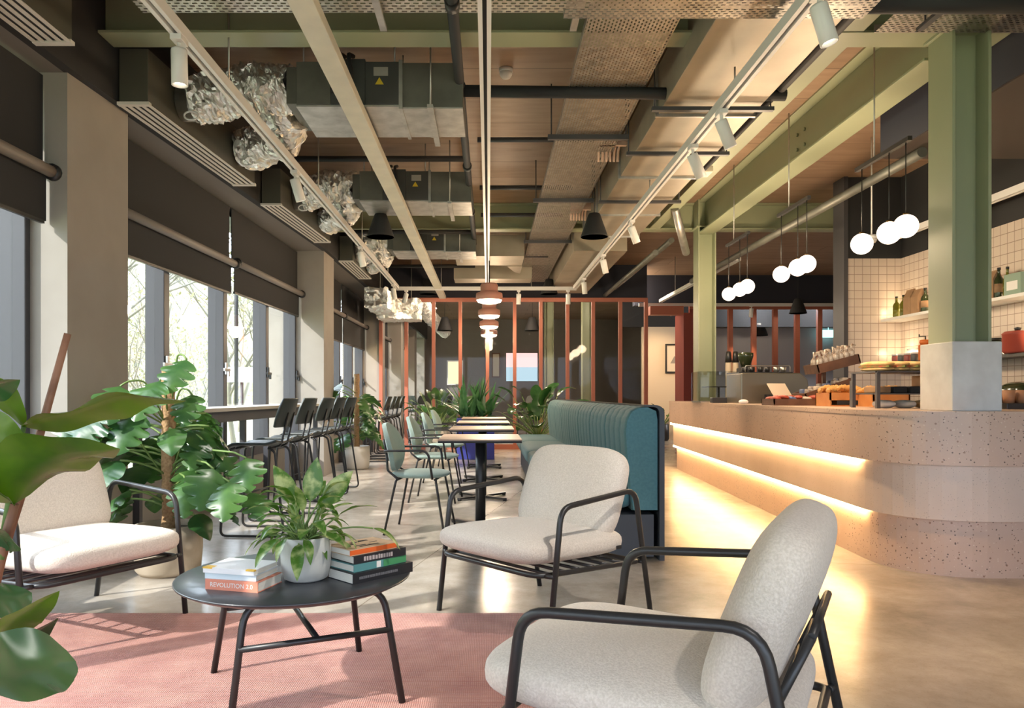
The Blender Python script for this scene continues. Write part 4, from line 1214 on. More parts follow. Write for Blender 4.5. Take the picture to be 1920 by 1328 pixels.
tag(cbx.build('emergency_light', mat('cream_plastic', (.7, .64, .5), .5), None, .01), 'small cream emergency light beside the secondary beam', 'emergency light')
for i, y in enumerate((6.6, 8.9)):
    m = MB()
    for k in range(6): m.tube([(1.0 + k * .035, y, 3.36), (1.0 + k * .035, y + .18, 3.31), (1.0 + k * .035, y + .2, 3.22)], .013, 6)
    m.box(.98, 1.22, y - .02, y + .02, 3.3, 3.39)
    tag(m.build('cable_bundle', mat('pinkish_cable', (.6, .42, .33), .5) if i == 0 else MAT['pinkish_cable']), ['nearer', 'further'][i] + ' bundle of pale cables dropping beside the cable tray', 'cables')
# smoke detectors
def detector(p, label):
    t = empty('smoke_detector', p, 0, label, 'smoke detector')
    MB().lathe([(.055, 0), (.055, -.03), (.0, -.03)], seg=20).build('base', M_white, t)
    MB().lathe([(.05, -.03), (.05, -.05), (.035, -.075), (.0, -.08)], seg=20).build('head', M_white, t)
detector((.14, 6.0, SLAB), 'white smoke detector on the plywood ceiling')
detector((3.9, 7.6, 2.72), 'small white detector hanging near the globe lamps')
tag(MB().tube([(3.9, 7.6, 2.72), (3.9, 7.6, SLAB)], .008, 6).build('detector_drop_rod', M_white), 'thin white rod holding the detector near the globe lamps', 'rod')
# small cable loops
for i, (x, y) in enumerate(((-.55, 5.0), (-.75, 6.9), (-.5, 7.1))):
    m = MB(); m.tube(fillet([(x - .25, y, 3.718), (x - .05, y, 3.55), (x + .1, y, 3.56), (x + .16, y, 3.718)], .08, 6), .009, 6)
    tag(m.build('flex_cable', mat('white_flex', (.7, .68, .62), .5) if i == 0 else MAT['white_flex']), ['white flex looping behind the first green beam', 'white flex looping over the middle fan coil unit', 'second white flex loop over the middle fan coil unit'][i], 'cable')

# pendants
def cone_pendant(x, y, z, r, label, on=True, top=SLAB):
    t = empty('cone_pendant', (x, y, z), 0, label, 'pendant lamp', 'black cone pendant lamps')
    h = r * 1.75
    MB().lathe([(r, 0), (r * .96, 0), (r * .40, h * .93), (0, h * .95), (0, h), (r * .38, h), (r * .46, h * .93), (r, .008), (r, 0)], seg=32).build('lamp_shade', M_blackm, t)
    MB().lathe([(0, h * .3), (r * .22, h * .36), (r * .25, h * .5), (r * .12, h * .7), (0, h * .72)], seg=16).build('bulb', M_pinkglow, t)
    MB().tube([(0, 0, h), (0, 0, top - z)], .006, 6).build('cord', M_black, t)
    if on: lamp('POINT', 'cone_lamp', (x, y, z + .02), 40, (1, .78, .52), shadow_soft_size=.04)
cone_pendant(-1.2, 8.3, 2.85, .15, 'left black cone pendant over the walkway', True, 3.106)
cone_pendant(1.175, 8.3, 2.85, .15, 'right black cone pendant over the banquette')
cone_pendant(-1.13, 13.9, 2.97, .16, 'left far black cone pendant by the partition')
cone_pendant(1.13, 13.9, 2.97, .16, 'right far black cone pendant by the partition')
cone_pendant(-1.13, 19.3, 2.75, .2, 'black cone pendant beyond the glass, left')
cone_pendant(1.13, 19.3, 2.75, .2, 'black cone pendant beyond the glass, right')
cone_pendant(6.3, 15.2, 2.75, .17, 'black cone pendant in front of the far red glazing')
cone_pendant(6.9, 19.0, 2.6, .2, 'black cone pendant deep behind the far red glazing')
def pink_pendant(y, label):
    t = empty('pink_pendant', (0.01, y, 2.41), 0, label, 'pendant lamp', 'row of two tier pink pendant lamps')
    MB().lathe([(.186, .03), (.19, .08), (.185, .125), (.13, .15), (.12, .16), (.125, .24), (.11, .265), (0, .27)], seg=36).build('lamp_shade', M_pink, t)
    MB().lathe([(.182, .035), (.16, .0), (.10, -.018), (0, -.024)], seg=32).build('diffuser', M_pinkglow, t)
    MB().tube([(0, 0, .27), (0, 0, (ZT if y < 13.4 else SLAB) - 2.41)], .008, 6).build('cord', M_black, t)
    lamp('POINT', 'pink_lamp', (.01, y, 2.33), 32, (1, .76, .5), shadow_soft_size=.1)
for y, lb in ((10.6, 'nearest and largest pink pendant under the middle track'), (12.7, 'second pink pendant back'), (14.7, 'third pink pendant just before the partition'), (16.8, 'fourth pink pendant beyond the glass')):
    pink_pendant(y, lb)
# globe clusters over the counter
def globes(ys, z, label, dz):
    t = empty('globe_pendant', (2.8, ys[1], 0), 0, label, 'pendant lamp', 'globe lamp clusters over the counter')
    o = ys[1]
    MB().box(-.015, .015, ys[2] - .05 - o, ys[0] + .08 - o, z + .56, z + .59).build('ceiling_bar', M_black, t)
    MB().tube([(0, .2, z + .59), (0, .2, SLAB)], .006, 6).build('drop_rod', M_galv, t)
    for i, y in enumerate(ys):
        zz = z + dz[i]
        MB().tube([(0, y - o, zz + .075), (0, y - o, z + .56)], .004, 6).build('cord', M_black, t)
        MB().lathe([(.0, .086), (.018, .086), (.018, .066), (.05, .056)], (0, y - o, zz), 16).build('cap', M_brass, t)
        MB().superq(.078, .078, .078, 2, 2, TR((0, y - o, zz)), 28, 16).build('globe', M_globe, t)
    lamp('POINT', 'globe_lamp', (2.62, ys[0] + .35, z + .1), 26, (1, .76, .5), shadow_soft_size=.12)
globes([5.60, 5.22, 5.01], 2.23, 'nearest three opal globes on a black bar beside the near column', (0, 0, 0))
globes([7.14, 6.76, 6.57], 2.25, 'middle three opal globes hanging over the counter', (0, 0, 0))
globes([8.70, 8.32, 8.08], 2.27, 'farthest three opal globes by the far column', (0, 0, 0))

# added fill bulbs that brighten the rooms beyond the glazing, hidden by the bulkheads
M_fillbulb = glow('fill_bulb_glow', (.95, .97, 1.0), 5.0)
for x, y, lb, e, cl_ in ((6.6, 17.4, 'added fill bulb hidden behind the far red glazing, left', 60, (.92, .95, 1)), (8.2, 17.4, 'added fill bulb hidden behind the far red glazing, right', 60, (.92, .95, 1)), (.2, 17.6, 'added fill bulb hidden beyond the partition', 130, (1, .82, .62)), (2.9, 16.2, 'added fill bulb hidden beyond the partition near the passage', 35, (1, .85, .66))):
    t = empty('fill_bulb', (x, y, 3.42), 0, lb, 'pendant lamp')
    MB().superq(.06, .06, .07, 2, 2, None, 18, 10).build('bulb', M_fillbulb, t)
    MB().tube([(0, 0, .06), (0, 0, SLAB - 3.42)], .006, 6).build('cord', M_black, t)
    lamp('POINT', 'fill_lamp', (x, y, 3.3), e, cl_, shadow_soft_size=.1)
# ================================================================ COUNTER AND BAR
def fx(y, o): return 2.525 + .046 * (y - 5.0) - o
def outline(o, back=.78, n=10):
    yn, yf = 4.46 - o, 11.35 + o
    r = .55 + o * .5
    P = [Vector((4.2, yn, 0)), Vector((fx(yn, o), yn, 0)), Vector((fx(yf, o), yf, 0)), Vector((fx(yf, o) + back, yf, 0))]
    f = fillet(P, [0, r, .28, 0], 12)
    pts = [(p.x, p.y) for p in f]
    # inner side
    pts += [(fx(10.6, 0) + back, 10.6), (fx(5.4, 0) + back + .1, 5.4), (4.2, 5.25)]
    return pts
cnt = empty('counter', (0, 0, 0), 0, 'long curved pink terrazzo counter in three stepped bands', 'counter')
MB().prism(outline(0), 0, .345, smooth=False).build('lower_band', M_terr, cnt)
MB().prism(outline(.045), .345, .68).build('middle_band', M_terr2, cnt)
MB().prism(outline(.095), .68, .97).build('upper_band', M_terr, cnt)
MB().prism(outline(.10), .97, 1.0).build('worktop', M_terr, cnt)
for o in (.0, .045):
    z0, z1 = (.318, .343) if o == 0 else (.653, .678)
    m = MB()
    a, b = 4.98, 11.2
    m.prism([(fx(a, o) - .040, a), (fx(a, o) - .026, a), (fx(b, o) - .026, b), (fx(b, o) - .040, b)], z0, z1)
    m.build('light_strip', M_led, cnt)
# back counter along the tiled wall
bcn = empty('back_counter', (0, 0, 0), 0, 'dark back counter under the tiled wall behind the bar', 'counter')
MB().box(4.35, 4.96, 4.6, 8.95, 0, .88).build('cabinet_body', M_char, bcn)
MB().box(4.32, 4.96, 4.6, 8.95, .88, .92).build('worktop', M_steel, bcn)
# two shelves with light strips
def shelf(z, label, y0=2.0):
    t = empty('wall_shelf', (0, 0, 0), 0, label, 'shelf')
    MB().box(4.70, 4.97, y0, 8.95, z - .03, z).build('board', M_white if z > 1.8 else M_black, t)
    MB().box(4.955, 4.965, y0 + .1, 8.9, z + .002, z + .014).build('light_strip', M_ledshelf, t)
    return t
shelf(2.0, 'upper wall shelf of the bar holding bottles and paper bags')
shelf(1.47, 'lower black wall shelf of the bar holding jars and pots')
lamp('POINT', 'shelf_lamp', (4.88, 8.75, 1.6), 1.6, (1, .76, .45), shadow_soft_size=.05)
lamp('POINT', 'shelf_lamp', (4.88, 8.75, 2.1), 1.6, (1, .76, .45), shadow_soft_size=.05)
lamp('POINT', 'shelf_lamp', (4.85, 6.5, 1.62), 1.5, (1, .76, .45), shadow_soft_size=.05)

def bottle(p, h, r, m, label, group='bottles on the upper wall shelf'):
    t = empty('bottle', p, 0, label, 'bottle', group)
    MB().lathe([(r * .9, 0), (r, .01), (r, h * .58), (r * .8, h * .66), (r * .34, h * .76), (r * .3, h * .97), (r * .36, h * .975), (r * .36, h)], seg=18).build('glass_body', m, t)
    MB().lathe([(r * .40, h * .93), (r * .40, h * 1.01), (0, h * 1.01)], seg=14).build('cap', M_black, t)
    MB().lathe([(r * 1.01, h * .2), (r * 1.01, h * .48)], seg=18).build('paper_label', M_olive if m is M_olive else M_kraft, t)
def on_shelf(px, X, z): 
    Y = X * FPX / (px - VX); return Vector((X, Y, z))
SX = 4.80
bottle(on_shelf(1681, SX, 2.0), .25, .04, M_olive, 'olive oil bottle at the left end of the upper shelf')
bottle(on_shelf(1694, SX, 2.0), .25, .04, M_olive, 'second olive oil bottle on the upper shelf')
bottle(on_shelf(1735, SX, 2.0), .27, .045, M_darkglass, 'dark bottle beside the paper bags on the upper shelf')
bottle(on_shelf(1873, SX, 2.0), .29, .04, M_darkglass, 'dark bottle on the upper shelf right of the green column')
bottle(on_shelf(1889, SX, 2.0), .28, .035, M_olive, 'yellow green bottle on the upper shelf right of the green column')
def bag(p, w, h, label):
    t = empty('paper_bag', p, 0, label, 'bag', 'kraft paper bags on the upper shelf')
    m = MB(); d = .05
    def f(z, s, k): return [(-d * s, -w * k, z), (d * s, -w * k, z), (d * s, w * k, z), (-d * s, w * k, z)]
    v = f(0, 1, 1) + f(h * .7, 1, 1) + f(h, .15, 1)
    fs = [(3, 2, 1, 0), (8, 9, 10, 11)]
    for b in (0, 4):
        for i in range(4): fs.append((b + i, b + (i + 1) % 4, b + 4 + (i + 1) % 4, b + 4 + i))
    m.add(v, fs); m.build('bag_body', M_kraft, t)
    MB().box(-.012, .012, -w * 1.02, w * 1.02, h - .025, h + .005).build('folded_top', M_kraft, t)
bag(on_shelf(1708, SX, 2.0), .07, .29, 'kraft paper bag beside the olive oil bottles')
bag(on_shelf(1722, SX, 2.0), .07, .27, 'second kraft paper bag, right of the first')
bag(on_shelf(1862, SX, 2.0), .07, .27, 'kraft paper bag behind the green column')
bx = empty('tea_box', on_shelf(1908, SX, 2.0), 0, 'pale green box on the upper shelf at the right edge', 'box')
MB().box(-.05, .05, -.11, .11, 0, .2).build('carton', mat('pale_green_card', (.27, .38, .3), .6), bx, .004)
MB().box(-.052, -.05, -.07, .07, .05, .13).build('paper_label', M_white, bx)
jc = [mat('jam_red', (.35, .09, .08), .3), mat('tea_dark', (.1, .1, .1), .4)]
for i, px in enumerate((1679, 1690, 1702, 1715)):
    t = empty('storage_jar', on_shelf(px, SX, 1.47), 0, ['first', 'second', 'third', 'fourth'][i] + ' small jar from the left on the lower shelf', 'jar', 'small jars on the lower shelf')
    MB().lathe([(.036, 0), (.04, .01), (.04, .07), (.036, .085)], seg=18).build('glass_body', jc[i % 2], t)
    MB().lathe([(.04, .085), (.04, .105), (0, .105)], seg=18).build('lid', M_white, t)
gr = empty('coffee_grinder', on_shelf(1735, SX, 1.47), 0, 'orange grinder with a black crank on the lower shelf beside the column', 'grinder')
MB().box(-.05, .05, -.06, .06, 0, .18).build('body', M_orange, gr, .012)
MB().lathe([(.05, .18), (.06, .2), (.055, .23), (0, .235)], seg=18).build('hopper', M_orange, gr)
MB().tube([(0, 0, .23), (0, 0, .27), (-.01, .1, .275), (-.01, .1, .30)], .008, 6).build('crank', M_black, gr)
MB().box(-.052, -.049, -.03, .0, .04, .1).build('drawer', M_black, gr)
pot = empty('cooking_pot', on_shelf(1908, SX - .03, 1.47), 0, 'brick red pot on the lower shelf at the right edge', 'pot')
MB().lathe([(.10, 0), (.12, .02), (.12, .17), (.125, .175)], seg=26).build('vessel', M_red, pot)
MB().lathe([(.125, .176), (.10, .2), (0, .21)], seg=26).build('lid', M_red, pot)
MB().lathe([(.02, .205), (.03, .23), (0, .24)], seg=14).build('lid_knob', M_black, pot)
dj_ = empty('storage_jar', on_shelf(1868, SX, 1.47), 0, 'dark squat jar beside the column on the lower shelf', 'jar')
MB().lathe([(.05, 0), (.055, .01), (.055, .12), (.04, .14)], seg=20).build('glass_body', M_darkglass, dj_)
MB().lathe([(.045, .14), (.045, .165), (0, .165)], seg=20).build('lid', M_black, dj_)
# slim white rail above the jars
tag(MB().box(4.93, 4.95, 7.8, 8.8, 1.62, 1.635).build('magnetic_rail', M_char), 'thin dark rail on the tiles above the small jars', 'rail')

# coffee side of the counter -------------------------------------------------
ZC = 1.0
def cpos(px, Y, z=ZC): return Vector(((px - VX) / FPX * Y, Y, z))
# clear acrylic cabinet
p = cpos(1338, 9.35)
gc = empty('display_case', p, 0, 'clear display case at the far end of the counter by the column', 'display case')
MB().box(-.22, .22, -.2, .2, 0, .02).build('base', M_steel, gc)
MB().box(-.22, .22, -.205, -.2, .02, .38).box(-.22, .22, .2, .205, .02, .38).box(-.225, -.22, -.2, .2, .02, .38).box(-.225, .225, -.205, .205, .38, .386).build('clear_panels', M_glassjar, gc)
MB().box(-.12, .15, -.1, .1, .19, .2).box(.05, .07, -.02, .02, .02, .19).build('inner_stand', M_black, gc)
ct2 = tag(MB().box(-.14, .15, -.32, -.21, 0, .065).build('till_tray', M_black, None, .006, loc=cpos(1343, 9.1)), 'low black tray in front of the clear display case', 'tray')
# espresso machine seen from behind
p = cpos(1434, 8.55)
em = empty('espresso_machine', p, 0, 'olive grey espresso machine seen from its back on the counter', 'coffee machine')
prof = [(-.36, 0), (-.36, .34), (.30, .34), (.38, .27), (.42, .03), (.42, 0)]
b = MB(); n = len(prof)
vs = [(x, -.26, z) for x, z in prof] + [(x, .26, z) for x, z in prof]
b.add(vs, [tuple(range(n)), tuple(range(2 * n - 1, n - 1, -1))] + [(i, n + i, n + (i + 1) % n, (i + 1) % n) for i in range(n)])
b.build('body', mat('olive_steel', (.19, .17, .13), .3, .6), em, .012)
MB().box(-.36, .24, -.2, .24, .34, .352).build('cup_rail_tray', M_black, em)
MB().tube(fillet([(-.3, -.22, .352), (-.3, -.22, .42), (.2, -.22, .42), (.2, -.22, .352)], .02, 3), .006, 6).build('cup_rail', M_steel, em)
MB().box(-.1, .3, -.27, -.25, .02, .10).build('rear_vent', M_blackm, em)
for i in range(6):
    q = p + Vector((-.26 + .09 * i, -.08 + .03 * (i % 2), .353))
    tag(MB().lathe([(.025, 0), (.036, .06), (.033, .06), (.022, .006), (0, .006)], seg=16).build('coffee_cup', M_black if i < 4 else M_steel, None, loc=q), ['first', 'second', 'third', 'fourth', 'fifth', 'last'][i] + ' cup on top of the espresso machine from the left', 'cup', 'cups on top of the espresso machine')
g2 = empty('coffee_grinder', cpos(1398, 9.0) , 0, 'dark coffee grinder with hopper behind the espresso machine', 'grinder')
MB().box(-.08, .08, -.1, .1, 0, .42).build('body', M_blackm, g2, .01)
MB().lathe([(.05, .42), (.09, .56), (.09, .60), (0, .61)], seg=20).build('hopper', M_darkglass, g2)
for i, (px, lb) in enumerate(((1366, 'left of the two dark syrup bottles by the far column'), (1379, 'right of the two dark syrup bottles by the far column'))):
    t = empty('syrup_bottle', cpos(px, 9.75), 0, lb, 'bottle', 'dark bottles beside the far column')
    MB().lathe([(.038, 0), (.04, .01), (.04, .5), (.036, .52)], seg=16).build('body', mat('cream_label', (.62, .5, .36), .6) if i == 0 else MAT['cream_label'], t)
    MB().lathe([(.045, .52), (.03, .66), (0, .665)], seg=16).build('cap', M_black, t)
lb_st = tag(MB().box(-.3, .3, -.12, .12, 0, .42).build('machine_stand', M_black, None, .01, loc=cpos(1440, 9.2)), 'black stand behind the espresso machine carrying cups', 'stand') if False else None
# till card
tc_ = empty('menu_card', cpos(1468, 7.95), .25, 'cream menu card leaning on the counter beside the snack crate', 'card')
MB().add([(-.11, 0, .09), (.11, 0, .09), (.11, .12, .22), (-.11, .12, .22), (-.11, .01, .086), (.11, .01, .086), (.11, .13, .216), (-.11, .13, .216)],
         [(0, 1, 2, 3), (7, 6, 5, 4), (0, 4, 5, 1), (1, 5, 6, 2), (2, 6, 7, 3), (3, 7, 4, 0)]).build('card', mat('card_cream', (.72, .58, .45), .7), tc_)
MB().box(-.1, .1, .02, .13, 0, .09).build('foot', M_black, tc_)
# wooden trays with snacks
def snack_tray(c, w, d, tilt, yaw, label, filler, n, zoff=0.0):
    t = empty('snack_tray', c, yaw, label, 'tray', 'brown wooden snack trays on the counter')
    M = Matrix.Rotation(tilt, 4, 'Y')
    m = MB(); h = .06
    m.box(-w / 2, w / 2, -d / 2, d / 2, 0, .012, M)
    for (a, b, c_, e) in ((-w / 2, w / 2, -d / 2, -d / 2 + .012), (-w / 2, w / 2, d / 2 - .012, d / 2), (-w / 2, -w / 2 + .012, -d / 2, d / 2), (w / 2 - .012, w / 2, -d / 2, d / 2)):
        m.box(a, b, c_, e, .012, h, M)
    m.build('tray_box', M_brownwood, t)
    return t, M
rs = random.Random(5)
p = cpos(1484, 6.9)
snack_tray(p, .44, .3, 0, 0, 'flat brown tray of red snack packets on the counter', None, 0)
packs = [mat('packet_red', (.42, .07, .04), .4), mat('packet_cream', (.62, .5, .4), .5), mat('packet_blue', (.12, .16, .3), .4)]
for k in range(12):
    q = p + Vector((-.17 + .068 * (k % 6), -.07 + .14 * (k // 6), .062 + .012 * (k % 2)))
    o = MB().superq(.034, .06, .02, 4, 2.4, TR((0, 0, 0), rs.uniform(-.3, .3), 0, rs.uniform(-.3, .3)), 16, 8).build('snack_packet', packs[(0, 0, 1, 0, 2, 0)[(k * 5) % 6]], None, loc=q)
    tag(o, 'small snack packet lying in the flat brown tray', 'snack packet', 'packets in the flat brown tray')
# tiered slanted trays on a stand
stand = empty('display_stand', cpos(1545, 7.0), 0, 'dark two tier display stand with slanted wooden trays', 'display stand')
MB().box(-.22, -.19, -.14, -.11, 0, .06).box(-.02, .01, -.02, .01, 0, .42).box(-.2, .2, -.14, .14, 0, .012).build('post', M_brownwood, stand)
def tier(z, x, yaw, w, d, tilt, nm_):
    M = TR((x, 0, z), 0, 0, -tilt)
    m = MB()
    m.box(-w / 2, w / 2, -d / 2, d / 2, 0, .012, M)
    for (a, b, c_, e) in ((-w / 2, w / 2, -d / 2, -d / 2 + .012), (-w / 2, w / 2, d / 2 - .012, d / 2), (-w / 2, -w / 2 + .012, -d / 2, d / 2), (w / 2 - .012, w / 2, -d / 2, d / 2)):
        m.box(a, b, c_, e, .012, .085, M)
    m.build('slanted_tray', M_brownwood, stand)
    return M
M1 = tier(.10, .0, 0, .46, .3, .32, 'low')
M2 = tier(.34, .08, 0, .40, .3, .25, 'high')
wrap = mat('clear_wrap', (.66, .58, .5), .25, col2=(.3, .2, .14), scale=30, spec=.8)
base = cpos(1545, 7.0)
for k in range(14):
    M = M2; u = -.15 + .05 * (k % 7); v = -.07 + .14 * (k // 7)
    q = base + (M @ Vector((u, v, .02)))
    m = MB(); m.tube([(0, 0, 0), (0, 0, .05), (.004, 0, .10), (rs.uniform(-.01, .01), 0, .13), (rs.uniform(-.02, .02), 0, .17)], [.024, .028, .026, .009, .024], 9)
    crinkle(m, .012, 40, k)
    tag(m.build('wrapped_cake', wrap, None, loc=q), 'clear wrapped cake standing in the upper slanted tray', 'wrapped cake', 'wrapped cakes in the upper slanted tray')
for k in range(10):
    M = M1; u = -.17 + .085 * (k % 5); v = -.06 + .12 * (k // 5)
    q = base + (M @ Vector((u, v, .015)))
    tag(MB().box(-.03, .03, -.04, .04, 0, .09).build('snack_bag', [wrap, packs[1], packs[2]][k % 3], None, .012, loc=q), 'small snack bag in the lower slanted tray', 'snack bag', 'snack bags in the lower slanted tray')
# orange crates with pastries
def crate(c, w, d, h, label):
    t = empty('wooden_crate', c, 0, label, 'crate', 'orange wooden crates on the counter')
    m = MB()
    m.box(-w / 2, w / 2, -d / 2, d / 2, 0, .01)
    m.box(-w / 2, w / 2, d / 2 - .012, d / 2, .01, h).box(-w / 2, -w / 2 + .012, -d / 2, d / 2, .01, h).box(w / 2 - .012, w / 2, -d / 2, d / 2, .01, h)
    m.box(-w / 2, w / 2, -d / 2, -d / 2 + .012, h * .45, h)
    m.build('crate_box', M_orangewood, t)
    MB().box(-w / 2 + .012, w / 2 - .012, -d / 2 + .012, d / 2 - .012, h - .02, h - .008).build('inner_shelf', M_orangewood, t)
    MB().box(-w * .3, w * .3, -d / 2 - .001, -d / 2 + .001, .015, h * .42).build('dark_opening', M_blackm, t)
def croissant(q, yaw, label, group, s=1.0):
    m = MB()
    P = [Vector((-.07 * s, -.02 * s, .02 * s)), Vector((-.04 * s, .01 * s, .026 * s)), Vector((0, .02 * s, .03 * s)), Vector((.04 * s, .01 * s, .026 * s)), Vector((.07 * s, -.02 * s, .02 * s))]
    PP = []; R = []
    for i in range(17):
        t = i / 16 * 4; j = min(int(t), 3); PP.append(P[j].lerp(P[j + 1], t - j)); R.append(s * (.012 + .02 * math.sin(PI * i / 16)) * (1 + .14 * math.sin(i * 2.4)))
    m.tube(PP, R, 9)
    o = m.build('croissant', M_pastry, None, loc=q); o.rotation_euler = (0, 0, yaw)
    tag(o, label, 'pastry', group)
cp = [(1575, 6.45, 'wooden crate of croissants left of the rack post'), (1655, 6.2, 'wooden crate of croissants between the rack posts')]
for ci, (px, Y, lb) in enumerate(cp):
    c = cpos(px, Y)
    crate(c, .3, .28, .115 if ci == 0 else .105, lb)
    for k in range(9):
        q = c + Vector((-.10 + .10 * (k % 3), -.09 + .085 * (k // 3), .108 - .01 * ci + .018 * (k % 2)))
        croissant(q, rs.uniform(-.5, .5), ['golden croissant in the crate left of the rack post', 'golden croissant in the crate between the rack posts'][ci], ['croissants in the left crate', 'croissants in the right crate'][ci], .95)
# sandwich rack
rk = empty('sandwich_rack', cpos(1690, 5.55), 0, 'dark two level rack carrying filled baguettes beside the near column', 'rack')
r0 = rk.location
MB().box(-.28, .32, -.2, .2, .258, .27).build('top_shelf', M_char, rk)
for x in (-.28, .29):
    for y in (-.19, .17):
        MB().box(x, x + .025, y, y + .025, 0, .27 if y < 0 else .258).build('post', M_char, rk)
MB().box(-.26, .3, -.18, .18, .10, .11).build('middle_shelf', M_char, rk)
tag(MB().box(-.025, .0, -.02, .02, 0, .21).build('rack_post', M_char, None, loc=cpos(1601, 6.0)), 'slim dark upright standing between the orange crates', 'post')
filling = mat('salad_filling', (.2, .25, .06), .6, col2=(.5, .12, .06), scale=30)
for k in range(5):
    q = r0 + Vector((-.19 + .105 * k, -.02, .27))
    t = empty('baguette', q, .5 + .1 * (k % 2), ['first', 'second', 'third', 'fourth', 'fifth'][k] + ' filled baguette from the left on top of the rack', 'baguette', 'filled baguettes on top of the rack')
    MB().superq(.045, .13, .022, 2.6, 2.3, TR((0, 0, .055)), 20, 10).build('top_crust', M_bread, t)
    MB().superq(.045, .13, .018, 2.6, 2.3, TR((0, 0, .018)), 20, 10).build('bottom_crust', M_bread, t)
    f = MB().box(-.044, .044, -.12, .12, .03, .042); f.build('filling', filling, t)
for k in range(4):
    q = r0 + Vector((-.18 + .12 * k, .0, .11))
    tag(MB().box(-.05, .05, -.1, .1, 0, .05 if k != 3 else .13).build('wrapped_sandwich', [M_kraft, M_blackm, M_blackm, M_orangewood][k], None, .008, loc=q), ['kraft wrapped sandwich', 'dark boxed sandwich', 'second dark boxed sandwich', 'tall amber carton'][k] + ' on the middle shelf of the rack', 'sandwich box')
for k in range(3):
    q = r0 + Vector((-.14 + .15 * k, -.02, 0.0))
    tag(MB().superq(.06, .1, .03, 3, 2.4, TR((0, 0, .03)), 20, 10).build('bread_roll', [M_white, M_paper, M_bread][k], None, loc=q), ['white wrapped roll at the left under the rack', 'cream wrapped roll in the middle under the rack', 'brown bread roll at the right under the rack'][k], 'bread roll')
# right end: cups in a tray
cpb = cpos(1905, 5.2)
tr_ = empty('cup_tray', cpb, 0, 'dark tray of wooden cups at the right edge of the counter', 'tray')
MB().box(-.16, .2, -.14, .14, 0, .04).build('tray_box', M_black, tr_, .004)
for k in range(6):
    q = cpb + Vector((-.10 + .09 * (k % 3), -.07 + .11 * (k // 3), .04))
    tag(MB().lathe([(.032, 0), (.04, .09), (.036, .09), (.028, .01), (0, .01)], seg=16).build('wooden_cup', MAT['salmon_wood'] if 'salmon_wood' in MAT else mat('salmon_wood', (.42, .2, .1), .6), None, loc=q), 'brown cup standing in the dark tray at the right edge', 'cup', 'brown cups in the dark tray')
be = tag(MB().superq(.13, .16, .10, 3, 2.4, None, 24, 12).build('coffee_bean_hopper', M_darkglass, None, loc=cpos(1915, 5.7, 1.10)), 'dark rounded hopper behind the brown cups', 'hopper')
nap = tag(MB().superq(.05, .04, .025, 2.4, 2.2, None, 16, 8).build('crumpled_napkin', M_white, None, loc=cpos(1394, 8.0, 1.022)), 'crumpled white napkin beside the espresso machine', 'napkin')

# picture in the passage, posters on the far wall
def picture(x0, x1, z0, z1, y, label, art, frame=M_black, w=.04):
    t = empty('framed_picture', ((x0 + x1) / 2, y, (z0 + z1) / 2), 0, label, 'picture')
    a, b = (x1 - x0) / 2, (z1 - z0) / 2
    m = MB().box(-a, a, -.03, 0, -b, -b + w).box(-a, a, -.03, 0, b - w, b).box(-a, -a + w, -.03, 0, -b + w, b - w).box(a - w, a, -.03, 0, -b + w, b - w)
    m.build('frame', frame, t)
    MB().box(-a + w, a - w, -.015, -.005, -b + w, b - w).build('print', art, t)
    return t, a, b
M_art = mat('cream_print', (.62, .54, .42), .7)
t, a, b = picture((1247 - VX) / FPX * 18.2, (1284 - VX) / FPX * 18.2, at(0, 700, 18.2).z, at(0, 645, 18.2).z, 18.19, 'black framed sketch on the beige passage wall', M_art)
m = MB()
m.add([(-.12, -.017, -.12), (-.02, -.017, .06), (.03, -.017, -.0), (.08, -.017, .1), (.16, -.017, -.12)], [(0, 4, 3, 2, 1)])
m.build('grey_motif', mat('grey_motif', (.25, .22, .19), .8), t)
picture(at(838, 0, 25.9).x, at(868, 0, 25.9).x, at(0, 722, 25.9).z, at(0, 676, 25.9).z, 25.95, 'warm lit picture at the left on the far end wall', glow('lit_cream_poster', (.9, .72, .42), .8), M_white)
picture(at(922, 0, 25.9).x, at(938, 0, 25.9).x, at(0, 708, 25.9).z, at(0, 662, 25.9).z, 25.95, 'narrow framed cream picture in the middle of the far end wall', M_art, M_brownwood)
t, a, b = picture(at(947, 0, 25.9).x, at(1010, 0, 25.9).x, at(0, 717, 25.9).z, at(0, 660, 25.9).z, 25.95, 'large pink and blue lit panel on the far end wall', glow('lit_pink_panel', (.85, .5, .48), .9), M_darkwall)
MB().box(-a + .04, a - .04, -.02, -.016, -b + .04, .0).build('blue_panel', glow('lit_blue_panel', (.42, .58, .66), .7), t)
ex = tag(MB().box(-.2, .2, -.03, .03, -.1, .1).box(-.005, .005, -.005, .005, .1, SLAB - at(1553, 626, 20.0).z).build('exit_sign', glow('exit_glow', (.35, .8, .75), 1.6), None, loc=at(1553, 626, 20.0)), 'small glowing turquoise sign deep behind the far red glazing', 'sign')
